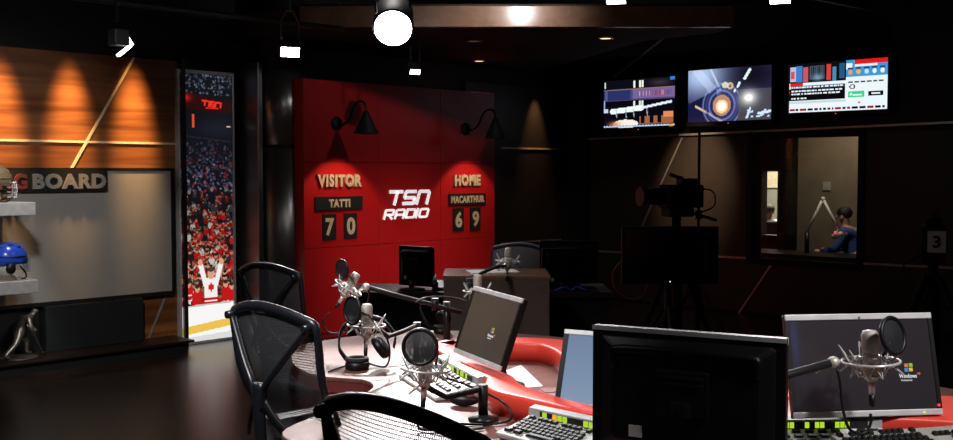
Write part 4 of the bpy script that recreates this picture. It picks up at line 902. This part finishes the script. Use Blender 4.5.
cable('black cable lying across the table from the headphones to left chair', [(2.82, 3.36, .747), (2.74, 3.36, .746), (2.62, 3.33, .746), (2.56, 3.30, .746)])
cable('dark cable arching over the middle of the table by the long boom', [(3.05, 3.32, .98), (3.12, 3.30, 1.0), (3.25, 3.22, .98), (3.34, 3.18, .88), (3.36, 3.20, .75)])
cable('thin black cable curling up beside the right keyboard', [(3.02, 1.02, .83), (3.05, 1.02, .86), (3.10, .99, .87), (3.13, .97, .83), (3.20, .96, .827)], .003)
def headphones(loc, rz, label, s=1.0):
    t = thing('headphones', label, 'headphones', loc, rz, 'black studio headphones'); t.scale = (s,)*3
    MB().lathe([(.043, 0), (.047, .012), (.043, .026), (.030, .034)], 24).build('ear_cup', M['black'], t)
    Q = T(.085, .03, .075) @ rot(RAD(0), RAD(55))
    MB().lathe([(.043, -.014), (.047, 0), (.043, .014), (.030, .022)], 24, Q).build('ear_cup', M['black'], t)
    MB().tube([(.036*math.cos(2*PI*k/20), .036*math.sin(2*PI*k/20), .036) for k in range(20)], .009, 8, True).build('ear_cushion', M['fabric'], t)
    band = smooth_path([(-.035, .02, .022), (-.075, .06, .07), (-.065, .10, .14), (0, .11, .175), (.08, .10, .17), (.135, .06, .12), (.135, .03, .075)], 6)
    MB().tube(band, [(.011, .004)]*len(band), 8, flat=(0, 0, 1)).build('headband', M['black'], t)
    return t
headphones((2.70, 3.29, .741), FACE, 'black headphones lying on the table in front of the left microphone', 1.1)
headphones((3.60, 3.72, .741), RAD(20), 'black headphones lying at the far edge of the table behind the white console', .9)

# ------------------------------------------------------------------ small things on the table
pp = [(3.06, 2.81), (3.23, 2.86), (2.965, 2.515), (2.83, 2.575)]
tag(MB().hexa([q+(.7405,) for q in pp], [q+(.7418,) for q in pp]).build('paper_sheet', M['paper']), 'white paper sheet lying inside the red ring behind the tilted screen', 'paper')
t = thing('booklet', 'small red and white booklet lying inside the red ring by the blue screen', 'booklet', (2.90, 2.40, .741), RAD(-30))
MB().box(-.05, .05, -.035, .035, 0, .012).build('pages', M['paper'], t); MB().box(-.051, .051, -.036, .036, .012, .014).build('cover', M['redsign'], t)
t = thing('computer_mouse', 'black and red computer mouse lying below the white console', 'mouse', (2.525, 2.50, .741), RAD(-60))
MB().ball((0, 0, .012), (.055, .032, .022), 20, 10).xf(Matrix.Identity(4)).build('shell', M['black'], t); MB().ball((.01, 0, .019), (.035, .024, .017), 16, 8).build('top_shell', M['redsign'], t); MB().tube([(.035, 0, .028), (.02, 0, .037)], .004, 6).build('wheel', M['black'], t)
for o in t.children: o.location.z = .010
m = MB(); R_ = random.Random(3)
rows = [[(.045*math.sin(PI*i/6)*math.cos(2*PI*k/9)*(1+.35*R_.random()), .045*math.sin(PI*i/6)*math.sin(2*PI*k/9)*(1+.35*R_.random()), .03-.03*math.cos(PI*i/6)*(1+.2*R_.random())) for k in range(9)] for i in range(7)]
for r_ in rows: r_.append(r_[0])
tag(m.grid(rows, False).build('crumpled_paper', M['paper'], None, loc=(2.60, 1.32, .748)), 'crumpled pale paper beside the nearest monitor and yellow-button console', 'paper')

# ------------------------------------------------------------------ back desk, cabinet and far monitors
U_ = Vector((.6947, -.7193, 0)); V_ = Vector((.7193, .6947, 0))       # along / away
ang = math.atan2(-.7193, .6947)
def atp(s_, d, z=0): p = U_*s_+V_*d; return (p.x, p.y, z)
t = thing('back_desk', 'long black desk with plain front standing before the red wall', 'desk', atp(.0, 7.0, 0), ang)
MB().box(-.90, .92, -.05, .50, .70, .74).build('desktop', M['darkwood'], t, bevel=.004)
MB().box(-.87, .90, 0, .03, 0, .70).build('front_panel', M['matte'], t)
for x in (-.86, .86): MB().box(x-.02, x+.02, .03, .46, 0, .70).build('side_panel', M['matte'], t)
t = thing('cabinet', 'dark brown box-shaped cabinet standing behind the tilted screen', 'cabinet', atp(.128, 6.02, 0), ang)
MB().box(-.32, .30, 0, .46, .0, .925).build('body', M['darkwood'], t, bevel=.004); MB().box(-.325, .305, -.005, .465, .926, .945).build('top', M['beamwood'], t, bevel=.003)
M['brownpanel'] = mat('dark_brown_veneer', (.085, .058, .048), .45)
t.children[0].data.materials[0] = M['brownpanel']
tag(MB().box(-.15, .15, -.10, .10, 0, .006).xf(T(*atp(.10, 6.25, .9455)) @ Matrix.Rotation(ang+.2, 4, 'Z')).build('paper_stack', M['paper']), 'thin stack of white paper lying on top of the brown cabinet', 'paper')
monitor('desk_monitor', 'small black monitor seen from behind on the back desk before the red wall', atp(-.41, 7.15, .90), ang+RAD(180-28), 0, .275, .275, .741, None, back=True, thick=.05)
monitor('desk_monitor', 'black monitor seen from behind on the back desk, right of the cabinet', atp(.575, 7.10, .895), ang+RAD(192), RAD(-4), .27, .27, .741, None, bezm='black', back=True)
monitor('desk_monitor', 'larger black monitor half hidden behind another at the dark right end of back desk', atp(.655, 7.34, .915), ang+RAD(185), 0, .42, .30, .741, None, bezm='black')
p = Vector(atp(.6, 6.99, .742))
cable('blue cable tangled on the back desk under the right dark monitor', [p+Vector(q) for q in ((-.05, .05, .005), (0, .0, .03), (.03, -.03, .006), (.06, -.05, .03), (.10, -.11, .006))], .005, 'bluecable')
t = thing('telephone', 'small dark desk telephone with pale handset beside the left far monitor', 'telephone', atp(-.245, 7.1, .741), ang)
MB().hexa([(-.06, -.07, 0), (.06, -.07, 0), (.06, .07, 0), (-.06, .07, 0)], [(-.06, -.07, .02), (.06, -.07, .02), (.055, .07, .06), (-.055, .07, .06)]).build('body', M['black'], t, bevel=.004)
MB().tube(smooth_path([(-.04, -.06, .06), (-.04, 0, .085), (-.04, .06, .085)], 4), .016, 8).build('handset', M['kbbody'], t); MB().box(.02, .03, -.071, -.069, .01, .016).build('indicator_led', M['led_green'], t)

# ------------------------------------------------------------------ studio cameras and floor monitor
def studio_camera(loc, rz, label, big=True, zc=1.36):
    t = thing('studio_camera', label, 'camera', loc, rz, 'black studio cameras on pedestals')   # lens along -Y
    MB().box(-.08, .08, -.12, .20, zc-.09, zc+.09).build('body', M['matte'], t, bevel=.015)
    MB().lathe([(.065, 0), (.07, .05), (.06, .14), (.075, .17), (.075, .20)], 20, rot(RAD(90))).xf(T(0, -.12, zc)).build('lens', M['black'], t)
    MB().box(-.05, .05, .02, .16, zc+.09, zc+.14).build('viewfinder', M['black'], t, bevel=.008)
    MB().tube([(0, .05, zc+.14), (0, -.06, zc+.17)], .015, 8).build('handle', M['black'], t)
    MB().tube(smooth_path([(-.06, .10, zc-.1), (-.12, .25, zc-.15), (-.16, .45, zc-.2)], 4), .013, 8).build('pan_bar', M['matte'], t)
    MB().box(-.07, .07, -.10, .12, zc-.16, zc-.09).build('pan_head', M['matte'], t, bevel=.01)
    MB().lathe([(.05, .32), (.05, .75), (.035, .75), (.035, zc-.16)], 18).build('column', M['matte'], t)
    for k in range(3):
        a = RAD(90+120*k); d = Vector((math.cos(a), math.sin(a), 0))
        lg = MB().tube([d*.04+Vector((0, 0, .85)), d*.38+Vector((0, 0, .09))], [.026, .018], 8).build('leg', M['matte'], t)
        MB().lathe([(.04, -.015), (.045, 0), (.04, .015)], 14, rot(RAD(90))).xf(T(*(d*.39), .046)).build('wheel', M['black'], lg)
    return t
studio_camera((6.93, 4.51, 0), RAD(-118), 'black studio camera on a wheeled pedestal above the floor monitor')
tc = studio_camera((7.16, 2.625, 0), RAD(-70), 'dark studio camera carrying a number card, at the far right', zc=1.10)
MB().box(-.055, .055, -.004, 0, -.07, .07).xf(T(.02, -.335, 1.10)).build('number_card', M['white'], tc)
txt('3', .05, .08, .001, .03).xf(T(.02, -.340, 1.10)).build('number', M['blackcard'], tc)
fl = thing('floor_monitor', 'large dark flat monitor on a tripod stand below the studio camera', 'monitor', (6.62, 4.36, 0), FACE)
MB().box(-.365, .365, 0, .05, .70, 1.14).build('casing', M['black'], fl, bevel=.008)
MB().box(-.34, .34, -.003, 0, .745, 1.115).build('screen', M['offscreen'], fl)
MB().box(-.004, .004, -.004, 0, .718, .726).build('indicator_led', M['led_white'], fl)
MB().box(.27, .315, -.004, 0, .718, .726).build('badge', M['key'], fl)
MB().lathe([(.03, .30), (.03, .62), (.022, .62), (.022, .95)], 14).xf(T(0, .085, 0)).build('post', M['matte'], fl)
for k in range(3):
    a = RAD(30+120*k); d = Vector((math.cos(a), math.sin(a), 0)); MB().tube([d*.03+Vector((0, .085, .52)), d*.33+Vector((0, .085, .012))], .013, 8).build('leg', M['matte'], fl)
for lbl, pts in (('orange cable drooping at the left of the floor monitor', [(6.606, 4.787, .87), (6.555, 4.839, .77), (6.564, 4.831, .64), (6.647, 4.745, .553), (6.722, 4.668, .59), (6.743, 4.647, .70)]),
                 ('black coiled cable hanging off the studio camera side', [(7.02, 4.42, 1.42), (7.14, 4.32, 1.40), (7.13, 4.30, 1.28), (7.0, 4.40, 1.22)])):
    cable(lbl, pts, .006, 'orange' if 'orange' in lbl else 'black')
cable('pale cable hanging in a loop beside the numbered camera', [(6.86, 2.62, 1.15), (6.80, 2.68, .95), (6.84, 2.60, .72), (6.96, 2.45, .66), (7.08, 2.32, .75)], .005, 'key')
t = thing('light_stand', 'slim black lighting stand rising between the floor monitor and the window', 'stand', (8.2, 5.1, 0))
MB().tube([(0, 0, .05), (0, 0, 1.0)], .02, 10).tube([(0, 0, 1.0), (0, 0, 1.95)], .013, 10).build('pole', M['matte'], t)
MB().tube([(0, 0, 1.12), (0, 0, 1.20)], .03, 10).build('collar', M['black'], t)
for k in range(3):
    a = RAD(20+120*k); d = Vector((math.cos(a), math.sin(a), 0)); MB().tube([Vector((0, 0, .55)), d*.4+Vector((0, 0, .012))], .012, 8).build('leg', M['matte'], t)

# ------------------------------------------------------------------ control room contents
t = thing('jointed_microphone_stand', 'pale jointed microphone arm standing in the control room behind glass', 'microphone arm', (11.4, 5.625, .60))
MB().tube([(0, 0, 0), (0, 0, .25)], .026, 10).build('post', M['black'], t)
MB().tube([(0, 0, .24), (0, -.19, .64)], .017, 10).build('lower_arm', M['white'], t); MB().tube([(0, -.19, .64), (0, -.376, .31)], .017, 10).build('upper_arm', M['white'], t); MB().ball((0, -.19, .64), .026).build('elbow', M['white'], t)
t = thing('broadcast_microphone', 'microphone with a red light hanging from the pale arm', 'microphone', (11.385, 5.235, .83))
MB().lathe([(.02, -.08), (.032, -.06), (.032, .04), (.02, .06)], 16, rot(RAD(70))).build('body', M['nickel'], t); MB().ball((-.035, .02, .03), .018).build('tally_light', M['led_red'], t)
MB().tube([(.06*math.cos(2*PI*k/18), .0, .06*math.sin(2*PI*k/18)) for k in range(18)], .005, 6, True).build('shock_mount', M['chrome'], t)
t = thing('control_desk', 'dark control room desk behind the window glass', 'desk', (11.35, 5.5, 0)); MB().box(-.3, .35, -1.4, 1.3, .55, .60).build('desktop', M['darkwood'], t); MB().box(-.25, -.22, -1.35, 1.25, 0, .55).build('front_panel', M['matte'], t)
t = thing('wall_switch', 'small pale square wall switch plate on the tan control room wall', 'switch', (12.795, 6.05, 1.37), RAD(-90)); MB().box(-.05, .05, -.012, 0, -.055, .055).build('plate', M['white'], t); MB().box(-.02, .02, -.016, -.012, -.03, .03).build('rocker', M['white'], t)
def person(loc, rz, shirt, hair, label, lean=.0):
    # seated, facing +X; origin on the floor below the seat
    t = thing('person', label, 'person', loc, rz)
    J = {'pel': ((0, 0, .54), (.13, .15)), 'wa': ((.01+lean*.3, 0, .68), (.115, .14)), 'ch': ((.02+lean*.7, 0, .86), (.115, .16)), 'sh': ((.02+lean, 0, .98), (.08, .11)), 'nk': ((.03+lean, 0, 1.06), .05), 'hd': ((.05+lean*1.1, 0, 1.17), (.085, .075)), 'tp': ((.05+lean*1.1, 0, 1.25), (.07, .06))}
    E = [('pel', 'wa'), ('wa', 'ch'), ('ch', 'sh'), ('sh', 'nk'), ('nk', 'hd'), ('hd', 'tp')]
    for s_, sy in (('l', 1), ('r', -1)):
        J.update({s_+'s': ((.01+lean, sy*.18, .97), .062), s_+'e': ((.10+lean, sy*.235, .74), .046), s_+'w': ((.32+lean, sy*.17, .69), .032), s_+'h': ((.40+lean, sy*.15, .70), (.04, .02)),
                  s_+'k0': ((.05, sy*.10, .53), .085), s_+'k': ((.43, sy*.13, .52), .062), s_+'a': ((.40, sy*.13, .09), .042), s_+'f': ((.54, sy*.14, .04), (.035, .035))})
        E += [('sh', s_+'s'), (s_+'s', s_+'e'), (s_+'e', s_+'w'), (s_+'w', s_+'h'), ('pel', s_+'k0'), (s_+'k0', s_+'k'), (s_+'k', s_+'a'), (s_+'a', s_+'f')]
    skin('body', J, E, M['skin'], t)
    f_ = lambda keys, g: ({k: (J[k][0], tuple(v+g for v in (J[k][1] if isinstance(J[k][1], tuple) else (J[k][1],)*2))) for k in keys}, [e for e in E if e[0] in keys and e[1] in keys])
    a, b = f_(['wa', 'ch', 'sh', 'nk', 'ls', 'rs', 'le', 're', 'lw', 'rw', 'pel'], .012); skin('shirt', a, b, shirt, t)
    a, b = f_(['pel', 'lk0', 'rk0', 'lk', 'rk', 'la', 'ra'], .012); skin('trousers', a, b, M['trousers'], t)
    hx = .05+lean*1.1
    MB().ball((hx-.015, 0, 1.235), (.105, .092, .09), 16, 12).build('hair', hair, t)
    MB().ball((hx+.095, 0, 1.165), (.018, .014, .02)).build('nose', M['skin'], t)
    for sy in (-1, 1): MB().ball((hx+.082, sy*.032, 1.19), (.010, .014, .009)).build('eye', M['white'], t); MB().ball((hx, sy*.085, 1.175), (.022, .012, .03)).build('ear', M['skin'], t)
    return t
def office_seat(loc, rz, label):
    t = thing('office_chair', label, 'chair', loc, rz)
    MB().box(-.2, .25, -.23, .23, .36, .42).build('seat', M['fabric'], t, bevel=.02); MB().box(-.27, -.21, -.21, .21, .46, .86).build('backrest', M['fabric'], t, bevel=.025)
    MB().tube([(-.1, 0, .36), (-.24, 0, .37), (-.25, 0, .5)], .02, 8).build('spine', M['black'], t); MB().lathe([(.2, .0), (.2, .03), (.03, .06), (.03, .36)], 16).build('pedestal', M['black'], t)
office_seat((13.55, 7.25, -.20+.2), RAD(50), 'dark office chair under the person in white, seen through far window')
person((13.57, 7.27, -.0), RAD(50), M['shirtwhite'], M['hair'], 'person in a white shirt with brown hair, back turned, in the far lit room').scale = (.92, .92, .83)
office_seat((11.95, 5.20, 0), RAD(100), 'dark office chair under the person in blue in the control room')
person((11.95, 5.22, -.0), RAD(100), M['shirtblue'], M['hairblack'], 'person in a blue shirt leaning forward behind the red-lit microphone', .16).scale = (.9, .9, .86)
